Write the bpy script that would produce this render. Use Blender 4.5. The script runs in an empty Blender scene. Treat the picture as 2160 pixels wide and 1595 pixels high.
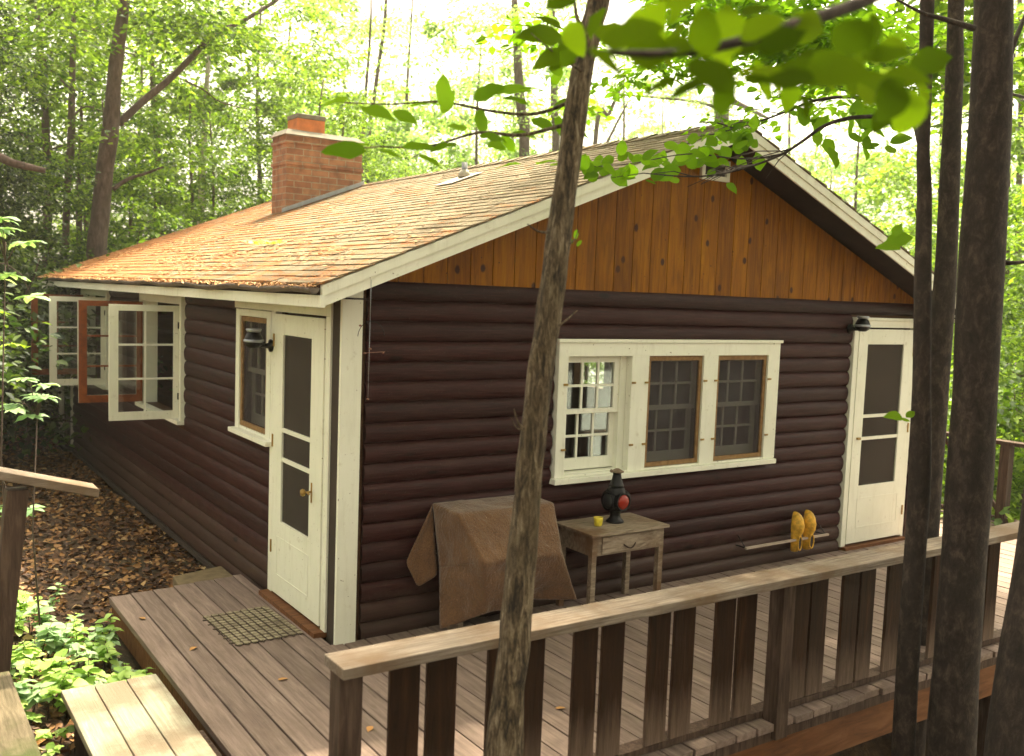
import bpy, math, random
import numpy as np
from mathutils import Vector, Matrix, noise
C = bpy.context.scene.collection
R = random.Random(7)

# ------------------------------------------------------------------ camera numbers
CAM = (-2.482, -5.4766, 2.2244)
YAW, PIT, ROL, FPX = 0.59932, -0.0865, 0.03708, 2029.35
def cam_axes():
    f = Vector((math.sin(YAW)*math.cos(PIT), math.cos(YAW)*math.cos(PIT), math.sin(PIT)))
    r0 = Vector((math.cos(YAW), -math.sin(YAW), 0)); u0 = r0.cross(f)
    return r0*math.cos(ROL)+u0*math.sin(ROL), -r0*math.sin(ROL)+u0*math.cos(ROL), f
AX = cam_axes()
def at_y(px, py, Y):
    """place seen in the photo at (px,py), standing on the vertical plane y=Y"""
    r, u, f = AX
    d = f + r*(px-1080)/FPX - u*(py-797.5)/FPX
    t = (Y-CAM[1])/d.y
    return Vector(CAM)+d*t

# ------------------------------------------------------------------ object helpers
def tag(o, label=None, cat=None, group=None, kind=None):
    if label: o['label'] = label
    if cat: o['category'] = cat
    if group: o['group'] = group
    if kind: o['kind'] = kind
    return o
def empty(name, loc=(0, 0, 0), rz=0, label=None, cat=None, group=None):
    o = bpy.data.objects.new(name, None); C.objects.link(o)
    o.empty_display_size = .1
    o.location = loc; o.rotation_euler = (0, 0, rz)
    return tag(o, label, cat, group)
def copy_tree(o, parent=None):
    c = o.copy(); C.objects.link(c); c.parent = parent
    for ch in list(o.children): copy_tree(ch, c)
    return c

class MB:
    def __init__(s): s.v = []; s.f = []; s.sm = []; s.off = Vector((0, 0, 0))
    def add(s, vs, fs, smooth=False):
        n = len(s.v); s.v += [tuple(v) for v in vs]
        s.f += [tuple(i+n for i in f) for f in fs]; s.sm += [smooth]*len(fs)
        return s
    def box(s, x0, x1, y0, y1, z0, z1, m=None, bev=0):
        if x0 > x1: x0, x1 = x1, x0
        if y0 > y1: y0, y1 = y1, y0
        if z0 > z1: z0, z1 = z1, z0
        vs = [(x, y, z) for x in (x0, x1) for y in (y0, y1) for z in (z0, z1)]
        if m is not None: vs = [m @ Vector(v) for v in vs]
        return s.add(vs, [(0, 1, 3, 2), (4, 6, 7, 5), (0, 4, 5, 1), (2, 3, 7, 6), (0, 2, 6, 4), (1, 5, 7, 3)])
    def prism(s, poly, a, b, axis='y'):
        """poly: 2D list; axis y: (x,z) extruded along y ; x: (y,z) along x; z: (x,y) along z"""
        def P(p, t):
            return {'y': (p[0], t, p[1]), 'x': (t, p[0], p[1]), 'z': (p[0], p[1], t)}[axis]
        n = len(poly); vs = [P(p, a) for p in poly]+[P(p, b) for p in poly]
        fs = [tuple(range(n)), tuple(range(2*n-1, n-1, -1))]
        fs += [(i, i+n, (i+1) % n+n, (i+1) % n) for i in range(n)]
        return s.add(vs, fs)
    def tube(s, pts, rad, seg=8, caps=True, smooth=True, rough=0, rfreq=3):
        pts = [Vector(p) for p in pts]; n = len(pts)
        if not hasattr(rad, '__len__'): rad = [rad]*n
        vs = []; t0 = (pts[1]-pts[0]).normalized()
        a = t0.orthogonal().normalized()
        for i, p in enumerate(pts):
            t = (pts[min(i+1, n-1)]-pts[max(i-1, 0)]).normalized()
            a = (a-t*a.dot(t)).normalized(); b = t.cross(a)
            for k in range(seg):
                an = 2*math.pi*k/seg; d = a*math.cos(an)+b*math.sin(an)
                r = rad[i]
                if rough:
                    q = p+d*rad[i]
                    r *= 1+rough*noise.noise(Vector((q.x*rfreq*6, q.y*rfreq*6, q.z*rfreq)))+rough*.6*noise.noise(Vector((q.x*3, q.y*3, q.z*3)))
                vs.append(p+d*r)
        fs = [(i*seg+k, i*seg+(k+1) % seg, (i+1)*seg+(k+1) % seg, (i+1)*seg+k) for i in range(n-1) for k in range(seg)]
        s.add(vs, fs, smooth)
        if caps:
            m = len(s.v)-len(vs)
            s.f += [tuple(m+k for k in reversed(range(seg))), tuple(m+(n-1)*seg+k for k in range(seg))]; s.sm += [False]*2
        return s
    def lathe(s, prof, seg=24, c=(0, 0, 0), m=None, smooth=True):
        vs = []
        for r, z in prof:
            for k in range(seg):
                an = 2*math.pi*k/seg; v = Vector((c[0]+r*math.cos(an), c[1]+r*math.sin(an), c[2]+z))
                vs.append(m @ v if m is not None else v)
        n = len(prof)
        fs = [(i*seg+k, i*seg+(k+1) % seg, (i+1)*seg+(k+1) % seg, (i+1)*seg+k) for i in range(n-1) for k in range(seg)]
        s.add(vs, fs, smooth)
        b = len(s.v)-len(vs)
        s.f += [tuple(b+k for k in reversed(range(seg))), tuple(b+(n-1)*seg+k for k in range(seg))]; s.sm += [False]*2
        return s
    def build(s, name, mat, parent=None, label=None, bevel=0, off=None):
        me = bpy.data.meshes.new(name)
        vs = s.v
        if off is not None:
            o_ = Vector(off); vs = [tuple(Vector(v)-o_) for v in vs]
        me.from_pydata(vs, [], s.f); me.update()
        me.polygons.foreach_set('use_smooth', s.sm)
        me.materials.append(mat)
        o = bpy.data.objects.new(name, me); C.objects.link(o)
        if parent: o.parent = parent
        if label: o['label'] = label
        if bevel:
            md = o.modifiers.new('bevel', 'BEVEL'); md.width = bevel; md.segments = 2; md.limit_method = 'ANGLE'
        return o

# ------------------------------------------------------------------ materials
def mat(name):
    m = bpy.data.materials.new(name); m.use_nodes = True
    nt = m.node_tree; b = nt.nodes['Principled BSDF']
    return m, nt, b
def N(nt, typ, **kw):
    n = nt.nodes.new(typ)
    for k, v in kw.items():
        if k in n.inputs.keys(): n.inputs[k].default_value = v
        else: setattr(n, k, v)
    return n
def coords(nt, scale=(1, 1, 1), kind='Object'):
    tc = N(nt, 'ShaderNodeTexCoord'); mp = N(nt, 'ShaderNodeMapping')
    mp.inputs['Scale'].default_value = scale
    nt.links.new(tc.outputs[kind], mp.inputs['Vector']); return mp.outputs['Vector']
def ramp(nt, fac, stops):
    r = N(nt, 'ShaderNodeValToRGB'); e = r.color_ramp.elements
    while len(e) < len(stops): e.new(.5)
    for el, (p, c) in zip(e, stops):
        el.position = p; el.color = (c[0], c[1], c[2], 1) if len(c) == 3 else c
    nt.links.new(fac, r.inputs['Fac']); return r.outputs['Color']
def noise_t(nt, vec, scale=5, detail=4, rough=.55, dist=0):
    n = N(nt, 'ShaderNodeTexNoise'); n.inputs['Scale'].default_value = scale
    n.inputs['Detail'].default_value = detail; n.inputs['Roughness'].default_value = rough
    n.inputs['Distortion'].default_value = dist
    nt.links.new(vec, n.inputs['Vector']); return n.outputs['Fac']
def mix(nt, fac, a, b, mode='MIX'):
    m = N(nt, 'ShaderNodeMix'); m.data_type = 'RGBA'; m.blend_type = mode
    for sock, val in ((m.inputs[0], fac), (m.inputs[6], a), (m.inputs[7], b)):
        if isinstance(val, (int, float)): sock.default_value = val
        elif isinstance(val, tuple): sock.default_value = (*val[:3], 1)
        else: nt.links.new(val, sock)
    return m.outputs[2]
def math_n(nt, op, a, b=0.):
    m = N(nt, 'ShaderNodeMath'); m.operation = op
    for sock, val in zip(m.inputs, (a, b)):
        if isinstance(val, (int, float)): sock.default_value = val
        else: nt.links.new(val, sock)
    return m.outputs[0]
def bump(nt, b, h, dist=.01, strength=1):
    n = N(nt, 'ShaderNodeBump'); n.inputs['Distance'].default_value = dist; n.inputs['Strength'].default_value = strength
    nt.links.new(h, n.inputs['Height']); nt.links.new(n.outputs[0], b.inputs['Normal'])
def wood(name, c0, c1, c2, grain=(1, 1, 12), sc=6, rough=.75, bd=.004, stain=None):
    """weathered board: stretched grain between three tones; optional soft stains"""
    m, nt, b = mat(name)
    v = coords(nt, grain); n = noise_t(nt, v, sc, 6, .65, .6)
    col = ramp(nt, n, [(.3, c0), (.5, c1), (.72, c2)])
    if stain:
        v2 = coords(nt); n2 = noise_t(nt, v2, 2.3, 5, .6)
        f = ramp(nt, n2, [(.46, (0, 0, 0)), (.62, (1, 1, 1))])
        col = mix(nt, f, col, stain)
    nt.links.new(col, b.inputs['Base Color']); b.inputs['Roughness'].default_value = rough; b.inputs['Specular IOR Level'].default_value = .25
    bump(nt, b, n, bd); return m
def plain(name, col, rough=.6, var=.12, sc=8, metal=0, bd=0.002, spec=.5):
    m, nt, b = mat(name)
    v = coords(nt); n = noise_t(nt, v, sc, 5)
    lo = tuple(max(0, c*(1-var)) for c in col); hi = tuple(min(1, c*(1+var)) for c in col)
    c = ramp(nt, n, [(.3, lo), (.7, hi)])
    nt.links.new(c, b.inputs['Base Color']); b.inputs['Roughness'].default_value = rough
    b.inputs['Metallic'].default_value = metal; b.inputs['Specular IOR Level'].default_value = spec
    if bd: bump(nt, b, n, bd)
    return m
M = {}
def log_paint():
    m, nt, b = mat('brown_log_paint')
    v = coords(nt, (.7, .7, 16)); n = noise_t(nt, v, 6, 7, .7, .5)
    col = ramp(nt, n, [(.3, (.014, .0028, .0032)), (.5, (.030, .0068, .0070)), (.72, (.060, .0165, .0155))])
    tc = N(nt, 'ShaderNodeTexCoord'); sp = N(nt, 'ShaderNodeSeparateXYZ'); nt.links.new(tc.outputs['Object'], sp.inputs[0])
    i = math_n(nt, 'FLOOR', math_n(nt, 'DIVIDE', math_n(nt, 'ADD', sp.outputs[2], .163), .129))
    w = N(nt, 'ShaderNodeTexWhiteNoise'); w.noise_dimensions = '1D'; nt.links.new(i, w.inputs['W'])
    col = mix(nt, 1.0, col, ramp(nt, w.outputs['Value'], [(0, (.78, .78, .78)), (1, (1.2, 1.14, 1.12))]), 'MULTIPLY')
    wear = ramp(nt, noise_t(nt, coords(nt, (1, 1, 2.5)), 3.2, 7, .72), [(.52, (0, 0, 0)), (.70, (.55, .55, .55))])
    col = mix(nt, wear, col, (.050, .0190, .0160))
    dust = ramp(nt, noise_t(nt, coords(nt), 70, 3, .6), [(.66, (0, 0, 0)), (.72, (.5, .5, .5))])
    col = mix(nt, dust, col, (.10, .065, .05))
    crack = ramp(nt, noise_t(nt, coords(nt, (.9, .9, 30)), 5, 5, .65, .3), [(.30, (1, 1, 1)), (.345, (0, 0, 0))])
    col = mix(nt, crack, col, (.006, .003, .003))
    zl = math_n(nt, 'ADD', sp.outputs[2], math_n(nt, 'MULTIPLY', noise_t(nt, coords(nt), 7, 6, .7), -.42))
    col = mix(nt, ramp(nt, zl, [(0, (.4, .4, .4)), (.10, (0, 0, 0))]), col, (.085, .058, .044))
    kv = N(nt, 'ShaderNodeTexVoronoi'); kv.inputs['Scale'].default_value = 2.6; nt.links.new(coords(nt, (.8, .8, 2.2)), kv.inputs['Vector'])
    col = mix(nt, ramp(nt, kv.outputs['Distance'], [(.08, (.8, .8, .8)), (.13, (0, 0, 0))]), col, (.007, .003, .003))
    nt.links.new(col, b.inputs['Base Color']); b.inputs['Roughness'].default_value = .55; b.inputs['Specular IOR Level'].default_value = .22
    bump(nt, b, n, .003); return m
M['log'] = log_paint()
M['white'] = None
def white_paint():
    m, nt, b = mat('cream_white_paint')
    v = coords(nt); n = noise_t(nt, v, 14, 6, .7)
    n2 = noise_t(nt, coords(nt, (1, 1, 1)), 2.0, 4)
    c = ramp(nt, n2, [(.3, (.74, .73, .62)), (.6, (.82, .81, .70))])
    dirt = ramp(nt, n, [(.60, (0, 0, 0)), (.76, (.8, .8, .8))])
    c = mix(nt, dirt, c, (.52, .47, .36))
    st = ramp(nt, noise_t(nt, coords(nt, (5, 5, .6)), 4, 6, .7), [(.52, (0, 0, 0)), (.75, (.45, .45, .45))])
    c = mix(nt, st, c, (.58, .55, .44))
    chips = ramp(nt, noise_t(nt, coords(nt), 38, 3, .6), [(.70, (0, 0, 0)), (.73, (1, 1, 1))])
    c = mix(nt, chips, c, (.20, .14, .09))
    nt.links.new(c, b.inputs['Base Color']); b.inputs['Roughness'].default_value = .55
    bump(nt, b, n, .002); return m
M['white'] = white_paint()
M['orange'] = wood('varnished_orange_wood', (.12, .026, .004), (.20, .048, .007), (.28, .08, .014), (1, 1, 1), 12, .4, .001)
M['screen_frame'] = wood('bare_wood_frame', (.16, .085, .03), (.24, .135, .055), (.32, .19, .085), (3, 3, 3), 8, .7, .001)
M['deck'] = None
def deck_mat():
    m, nt, b = mat('weathered_deck_boards')
    v = coords(nt, (9, .55, 9)); n = noise_t(nt, v, 4, 7, .7, .5)
    col = ramp(nt, n, [(.28, (.10, .068, .058)), (.5, (.20, .143, .122)), (.75, (.31, .235, .205))])
    # board to board tone
    tc = N(nt, 'ShaderNodeTexCoord'); sp = N(nt, 'ShaderNodeSeparateXYZ'); nt.links.new(tc.outputs['Object'], sp.inputs[0])
    i = math_n(nt, 'FLOOR', math_n(nt, 'DIVIDE', math_n(nt, 'ADD', sp.outputs[0], 1.05), .1525))
    w = N(nt, 'ShaderNodeTexWhiteNoise'); w.noise_dimensions = '1D'; nt.links.new(i, w.inputs['W'])
    t = ramp(nt, w.outputs['Value'], [(0, (.82, .80, .78)), (1, (1.12, 1.1, 1.08))])
    col = mix(nt, 1.0, col, t, 'MULTIPLY')
    n2 = noise_t(nt, coords(nt), 1.6, 6, .65)
    f = ramp(nt, n2, [(.5, (0, 0, 0)), (.72, (.65, .65, .65))])
    col = mix(nt, f, col, (.12, .075, .055))
    n3 = noise_t(nt, coords(nt), 55, 3, .6)
    f3 = ramp(nt, n3, [(.68, (0, 0, 0)), (.74, (1, 1, 1))])
    col = mix(nt, f3, col, (.09, .055, .04))
    nt.links.new(col, b.inputs['Base Color']); b.inputs['Roughness'].default_value = .8
    bump(nt, b, n, .004); return m
M['deck'] = deck_mat()
M['rail'] = wood('weathered_rail_cap', (.10, .076, .06), (.20, .16, .13), (.32, .265, .22), (.6, 14, 14), 6, .85, .006, (.15, .10, .065))
M['baluster'] = None
def baluster_mat():
    m, nt, b = mat('stained_rail_board')
    v = coords(nt, (9, 9, .7)); n = noise_t(nt, v, 4, 7, .7, .6)
    b.inputs['Specular IOR Level'].default_value = .2
    col = ramp(nt, n, [(.28, (.010, .004, .0016)), (.55, (.030, .0115, .004)), (.8, (.072, .028, .010))])
    # paler foot of each board, with its own ragged outline
    tc = N(nt, 'ShaderNodeTexCoord'); sp = N(nt, 'ShaderNodeSeparateXYZ'); nt.links.new(tc.outputs['Object'], sp.inputs[0])
    z = math_n(nt, 'ADD', sp.outputs[2], math_n(nt, 'MULTIPLY', noise_t(nt, coords(nt, (14, 14, 1)), 2.2, 5, .7), .32))
    f = ramp(nt, z, [(.20, (1, 1, 1)), (.48, (0, 0, 0))])
    pale = ramp(nt, n, [(.3, (.075, .047, .034)), (.7, (.18, .125, .095))])
    col = mix(nt, f, col, pale)
    nt.links.new(col, b.inputs['Base Color']); b.inputs['Roughness'].default_value = .75
    bump(nt, b, n, .004); return m
M['baluster'] = baluster_mat()
M['post'] = wood('post_wood', (.032, .018, .012), (.062, .037, .027), (.115, .075, .056), (8, 8, .8), 5, .8, .004)
M['fascia'] = wood('stained_fascia_board', (.08, .03, .012), (.14, .055, .02), (.20, .09, .04), (.6, 9, 3), 5, .75, .003)
M['oldwood'] = wood('old_grey_table_wood', (.13, .088, .06), (.27, .205, .15), (.43, .35, .27), (1.2, 9, 6), 6, .8, .004, (.15, .08, .04))
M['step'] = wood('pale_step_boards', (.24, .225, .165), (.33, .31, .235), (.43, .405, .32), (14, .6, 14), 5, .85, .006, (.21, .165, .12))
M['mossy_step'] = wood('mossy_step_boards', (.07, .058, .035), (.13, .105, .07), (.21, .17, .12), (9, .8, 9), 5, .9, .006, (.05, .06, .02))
M['dark_iron'] = plain('dark_iron', (.0055, .005, .0058), .42, .3, 20, .5)
M['brass'] = plain('brass', (.36, .22, .06), .45, .25, 20, .5)
M['steel'] = plain('galvanised_metal', (.35, .37, .42), .45, .15, 20, .7)
M['gutter'] = plain('gutter_metal', (.13, .10, .085), .6, .35, 15, .2)
M['interior'] = wood('interior_wood', (.05, .022, .010), (.085, .04, .018), (.12, .06, .028), (1, 1, 6), 3, .6, .001)
M['dark'] = plain('dark_underside', (.035, .022, .015), .9, .3, 4)
M['soffit'] = wood('soffit_boards', (.012, .006, .004), (.022, .011, .008), (.034, .018, .012), (1, 1, 1), 4, .8, .001)
M['concrete'] = plain('grey_concrete', (.17, .15, .12), .85, .25, 10)
M['clay'] = plain('clay_flue', (.52, .15, .035), .6, .25, 9)
M['cloth'] = None
def cloth_mat():
    m, nt, b = mat('tan_canvas')
    v = coords(nt); n = noise_t(nt, v, 120, 2, .6); n2 = noise_t(nt, v, 6, 4)
    c = ramp(nt, n2, [(.3, (.11, .050, .020)), (.7, (.165, .080, .035))])
    c = mix(nt, 1.0, c, ramp(nt, n, [(.3, (.65, .65, .65)), (.7, (1.35, 1.35, 1.35))]), 'MULTIPLY')
    sp = ramp(nt, noise_t(nt, v, 75, 3), [(.70, (0, 0, 0)), (.76, (1, 1, 1))])
    c = mix(nt, sp, c, (.42, .27, .18))
    nt.links.new(c, b.inputs['Base Color']); b.inputs['Roughness'].default_value = .9
    b.inputs['Sheen Weight'].default_value = .25
    w1 = noise_t(nt, coords(nt, (1, 1, .6)), 7, 5, .6, 1.2); w2 = noise_t(nt, coords(nt, (2, 2, 1)), 16, 3, .5, 2.0)
    h = math_n(nt, 'ADD', math_n(nt, 'ADD', w1, math_n(nt, 'MULTIPLY', w2, .4)), math_n(nt, 'MULTIPLY', n, .12))
    bump(nt, b, h, .022); return m
M['cloth'] = cloth_mat()
M['clog'] = plain('yellow_wooden_clog', (.66, .36, .03), .5, .5, 22)
M['cup'] = plain('yellow_glaze', (.80, .60, .05), .3, .35, 30)
M['cup_handle'] = plain('cream_glaze', (.75, .62, .38), .3, .1, 30)
M['redlens'] = plain('red_glass_lens', (.30, .016, .004), .25, .25, 18)
M['bluelens'] = plain('blue_glass_lens', (.002, .0025, .006), .4, .2, 18)
M['mat'] = None
def mat_mat():
    m, nt, b = mat('woven_door_mat')
    v = coords(nt, (1, 1, 1)); tc = N(nt, 'ShaderNodeTexCoord'); sp = N(nt, 'ShaderNodeSeparateXYZ'); nt.links.new(tc.outputs['Object'], sp.inputs[0])
    tile = ramp(nt, noise_t(nt, v, 60, 4), [(.3, (.17, .135, .09)), (.7, (.36, .31, .21))])
    base = mix(nt, math_n(nt, 'GREATER_THAN', sp.outputs[2], .0092), (.075, .056, .04), tile)
    n = noise_t(nt, v, 9, 5)
    c = mix(nt, ramp(nt, n, [(.45, (0, 0, 0)), (.75, (.8, .8, .8))]), base, (.09, .062, .045))
    nt.links.new(c, b.inputs['Base Color']); b.inputs['Roughness'].default_value = .95
    return m
M['mat'] = mat_mat()
def planks():
    m, nt, b = mat('ochre_stained_planks')
    tc = N(nt, 'ShaderNodeTexCoord'); sp = N(nt, 'ShaderNodeSeparateXYZ'); nt.links.new(tc.outputs['Object'], sp.inputs[0])
    i = math_n(nt, 'FLOOR', math_n(nt, 'DIVIDE', sp.outputs[0], .176))
    w = N(nt, 'ShaderNodeTexWhiteNoise'); w.noise_dimensions = '1D'; nt.links.new(i, w.inputs['W'])
    v = coords(nt, (9, 9, .7)); n = noise_t(nt, v, 3.2, 6, .65, .8)
    col = ramp(nt, n, [(.25, (.12, .038, .0004)), (.5, (.25, .092, .0006)), (.75, (.38, .165, .001))])
    t = ramp(nt, w.outputs['Value'], [(0, (.80, .74, .70)), (1, (1.1, 1.08, 1))])
    col = mix(nt, 1.0, col, t, 'MULTIPLY')
    # knots: sparse dark spots
    vo = N(nt, 'ShaderNodeTexVoronoi'); vo.voronoi_dimensions = '2D'; vo.inputs['Scale'].default_value = 2.6; vo.inputs['Randomness'].default_value = 1
    kc = N(nt, 'ShaderNodeCombineXYZ'); nt.links.new(math_n(nt, 'MULTIPLY', sp.outputs[0], 1.25), kc.inputs[0]); nt.links.new(math_n(nt, 'MULTIPLY', sp.outputs[2], .85), kc.inputs[1]); nt.links.new(kc.outputs[0], vo.inputs['Vector'])
    wob = math_n(nt, 'ADD', vo.outputs['Distance'], math_n(nt, 'MULTIPLY', noise_t(nt, coords(nt), 25, 3), .05))
    k = ramp(nt, wob, [(.07, (1, 1, 1)), (.10, (0, 0, 0))])
    col = mix(nt, k, col, (.05, .016, .006))
    s = ramp(nt, noise_t(nt, coords(nt), 42, 2, .5), [(.70, (0, 0, 0)), (.73, (1, 1, 1))])
    col = mix(nt, s, col, (.06, .02, .008))
    big = ramp(nt, noise_t(nt, coords(nt, (1, 1, .5)), 1.5, 5, .65), [(.52, (0, 0, 0)), (.72, (.7, .7, .7))])
    col = mix(nt, big, col, (.09, .030, .003))
    nt.links.new(col, b.inputs['Base Color']); b.inputs['Roughness'].default_value = .6; b.inputs['Specular IOR Level'].default_value = .15
    bump(nt, b, n, .002); return m
M['planks'] = planks()
def shingle():
    m, nt, b = mat('grey_shingles_with_pine_needles')
    v = coords(nt)
    n = noise_t(nt, v, 38, 6, .75); n1 = noise_t(nt, v, 5, 4)
    base = ramp(nt, n, [(.3, (.085, .065, .037)), (.5, (.165, .130, .078)), (.7, (.26, .21, .128))])
    base = mix(nt, ramp(nt, n1, [(.35, (.6, .6, .6)), (.65, (0, 0, 0))]), base, (.155, .11, .058))
    # rusty drifts of fallen needles, thicker low on the slope and at the far end
    tc = N(nt, 'ShaderNodeTexCoord'); sp = N(nt, 'ShaderNodeSeparateXYZ'); nt.links.new(tc.outputs['Object'], sp.inputs[0])
    nd = noise_t(nt, coords(nt, (2.6, 1.0, 1.0)), 2.6, 8, .72, .4)
    nf = noise_t(nt, coords(nt, (1, 1, 1)), 34, 4, .7)
    low = math_n(nt, 'MULTIPLY', math_n(nt, 'SUBTRACT', 1.15, sp.outputs[0]), .05)
    far = math_n(nt, 'MULTIPLY', math_n(nt, 'SUBTRACT', sp.outputs[1], 3.0), .022)
    s = math_n(nt, 'ADD', math_n(nt, 'ADD', nd, math_n(nt, 'MULTIPLY', nf, .34)), math_n(nt, 'ADD', low, far))
    f = ramp(nt, s, [(.655, (0, 0, 0)), (.75, (.95, .95, .95))])
    nc = ramp(nt, nf, [(.3, (.12, .034, .006)), (.48, (.25, .080, .011)), (.72, (.42, .19, .042))])
    col = mix(nt, f, base, nc)
    nt.links.new(col, b.inputs['Base Color']); b.inputs['Roughness'].default_value = .9
    bump(nt, b, math_n(nt, 'ADD', n, math_n(nt, 'MULTIPLY', f, .5)), .008); return m
M['shingle'] = shingle()
def brick():
    m, nt, b = mat('red_brick')
    tc = N(nt, 'ShaderNodeTexCoord'); sp = N(nt, 'ShaderNodeSeparateXYZ'); nt.links.new(tc.outputs['Object'], sp.inputs[0])
    cb = N(nt, 'ShaderNodeCombineXYZ')
    nt.links.new(math_n(nt, 'SUBTRACT', sp.outputs[0], sp.outputs[1]), cb.inputs[0]); nt.links.new(sp.outputs[2], cb.inputs[1])
    bt = N(nt, 'ShaderNodeTexBrick'); nt.links.new(cb.outputs[0], bt.inputs['Vector'])
    bt.inputs['Scale'].default_value = 1; bt.inputs['Brick Width'].default_value = .225; bt.inputs['Row Height'].default_value = .078
    bt.inputs['Mortar Size'].default_value = .006; bt.inputs['Mortar Smooth'].default_value = .1
    bt.inputs['Color1'].default_value = (.26, .105, .055, 1); bt.inputs['Color2'].default_value = (.40, .19, .10, 1)
    bt.inputs['Mortar'].default_value = (.34, .28, .20, 1)
    n = noise_t(nt, coords(nt), 9, 5)
    col = mix(nt, ramp(nt, n, [(.4, (0, 0, 0)), (.75, (.7, .7, .7))]), bt.outputs['Color'], (.10, .05, .035))
    nt.links.new(col, b.inputs['Base Color']); b.inputs['Roughness'].default_value = .9
    inv = math_n(nt, 'SUBTRACT', 1, bt.outputs['Fac']); bump(nt, b, inv, .006); return m
M['brick'] = brick()
def bark(name, c0, c1, c2, sc=7, bd=.012, z=.22):
    m, nt, b = mat(name)
    v = coords(nt, (1, 1, z)); n = noise_t(nt, v, sc*4, 9, .75, .35); n2 = noise_t(nt, coords(nt), 2.5, 4)
    col = ramp(nt, n, [(.36, c0), (.50, c1), (.66, c2)])
    col = mix(nt, ramp(nt, n2, [(.45, (0, 0, 0)), (.7, (.5, .5, .5))]), col, tuple(c*.6 for c in c1))
    nt.links.new(col, b.inputs['Base Color']); b.inputs['Roughness'].default_value = .9
    bump(nt, b, n, bd); return m
def furrow():
    m, nt, b = mat('furrowed_bark')
    v = coords(nt, (1, 1, .17)); n = noise_t(nt, v, 44, 9, .78, .7); n1 = noise_t(nt, coords(nt, (1, 1, .3)), 80, 5, .7, .5); n2 = noise_t(nt, coords(nt), 3, 4)
    h = math_n(nt, 'ADD', n, math_n(nt, 'MULTIPLY', n1, .35))
    col = ramp(nt, h, [(.57, (.012, .007, .004)), (.66, (.10, .066, .036)), (.76, (.25, .185, .115)), (.84, (.42, .34, .24))])
    col = mix(nt, ramp(nt, n2, [(.45, (0, 0, 0)), (.7, (.6, .6, .6))]), col, (.075, .05, .022))
    nt.links.new(col, b.inputs['Base Color']); b.inputs['Roughness'].default_value = .95
    bump(nt, b, h, .03); return m
M['bark_c'] = furrow()
M['bark_r'] = bark('smooth_dark_bark', (.009, .005, .0038), (.028, .017, .013), (.085, .058, .046), 5, .010, .55)
M['bark_f'] = bark('forest_bark', (.045, .028, .022), (.085, .055, .045), (.14, .10, .085), 4, .006, .3)
M['bark_p'] = bark('pale_birch_bark', (.22, .18, .15), (.38, .33, .27), (.50, .45, .38), 4, .004, 1.5)
def leaf(name, c0, c1, c2, tr=.45, rough=.5, gl_=.02):
    m, nt, b = mat(name)
    nt.nodes.remove(b); out = nt.nodes['Material Output']
    g = N(nt, 'ShaderNodeNewGeometry'); oi = N(nt, 'ShaderNodeObjectInfo')
    f = math_n(nt, 'ADD', math_n(nt, 'MULTIPLY', g.outputs['Random Per Island'], .75), math_n(nt, 'MULTIPLY', oi.outputs['Random'], .25))
    col = ramp(nt, f, [(.05, c0), (.5, c1), (.95, c2)])
    d = N(nt, 'ShaderNodeBsdfDiffuse'); t = N(nt, 'ShaderNodeBsdfTranslucent'); gl = N(nt, 'ShaderNodeBsdfGlossy')
    gl.inputs['Roughness'].default_value = rough; gl.inputs['Color'].default_value = (.9, .95, 1, 1)
    nt.links.new(col, d.inputs['Color'])
    tcl = mix(nt, 1.0, col, (1.5, 1.6, .75), 'MULTIPLY'); nt.links.new(tcl, t.inputs['Color'])
    a = N(nt, 'ShaderNodeMixShader'); a.inputs[0].default_value = tr
    nt.links.new(d.outputs[0], a.inputs[1]); nt.links.new(t.outputs[0], a.inputs[2])
    e = N(nt, 'ShaderNodeMixShader'); e.inputs[0].default_value = gl_
    nt.links.new(a.outputs[0], e.inputs[1]); nt.links.new(gl.outputs[0], e.inputs[2])
    nt.links.new(e.outputs[0], out.inputs['Surface']); return m
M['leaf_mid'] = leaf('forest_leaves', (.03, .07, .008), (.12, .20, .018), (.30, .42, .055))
M['leaf_pale'] = leaf('backlit_forest_leaves', (.13, .22, .06), (.20, .31, .09), (.30, .40, .16), .55)  # backlight and veiling glare put into a paler leaf colour
M['leaf_dark'] = leaf('shaded_forest_leaves', (.010, .022, .008), (.032, .06, .016), (.14, .20, .05), .4)  # deep shade of the left wood put into a darker leaf colour
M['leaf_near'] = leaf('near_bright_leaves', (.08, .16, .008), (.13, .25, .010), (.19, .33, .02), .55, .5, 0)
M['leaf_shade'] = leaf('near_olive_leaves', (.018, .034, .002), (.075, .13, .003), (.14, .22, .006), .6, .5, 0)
M['leaf_ground'] = leaf('pale_seedling_leaves', (.12, .22, .04), (.30, .46, .10), (.50, .64, .22), .35)
M['leaf_blue'] = leaf('blue_green_leaves', (.14, .24, .12), (.25, .38, .20), (.38, .52, .30), .35)
def litter_mat():
    m, nt, b = mat('brown_leaf_litter')
    g = N(nt, 'ShaderNodeNewGeometry')
    c = ramp(nt, g.outputs['Random Per Island'], [(.0, (.03, .011, .004)), (.35, (.10, .04, .012)), (.7, (.22, .10, .026)), (.93, (.36, .19, .06)), (.995, (.42, .29, .14))])
    nt.links.new(c, b.inputs['Base Color']); b.inputs['Roughness'].default_value = .7; return m
M['litter'] = litter_mat()
def needle_mat():
    m, nt, b = mat('rusty_needles')
    g = N(nt, 'ShaderNodeNewGeometry')
    c = ramp(nt, g.outputs['Random Per Island'], [(.0, (.16, .07, .025)), (.4, (.34, .15, .045)), (.7, (.52, .27, .09)), (1, (.66, .46, .22))])
    nt.links.new(c, b.inputs['Base Color']); b.inputs['Roughness'].default_value = .8; return m
M['needle'] = needle_mat()
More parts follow.
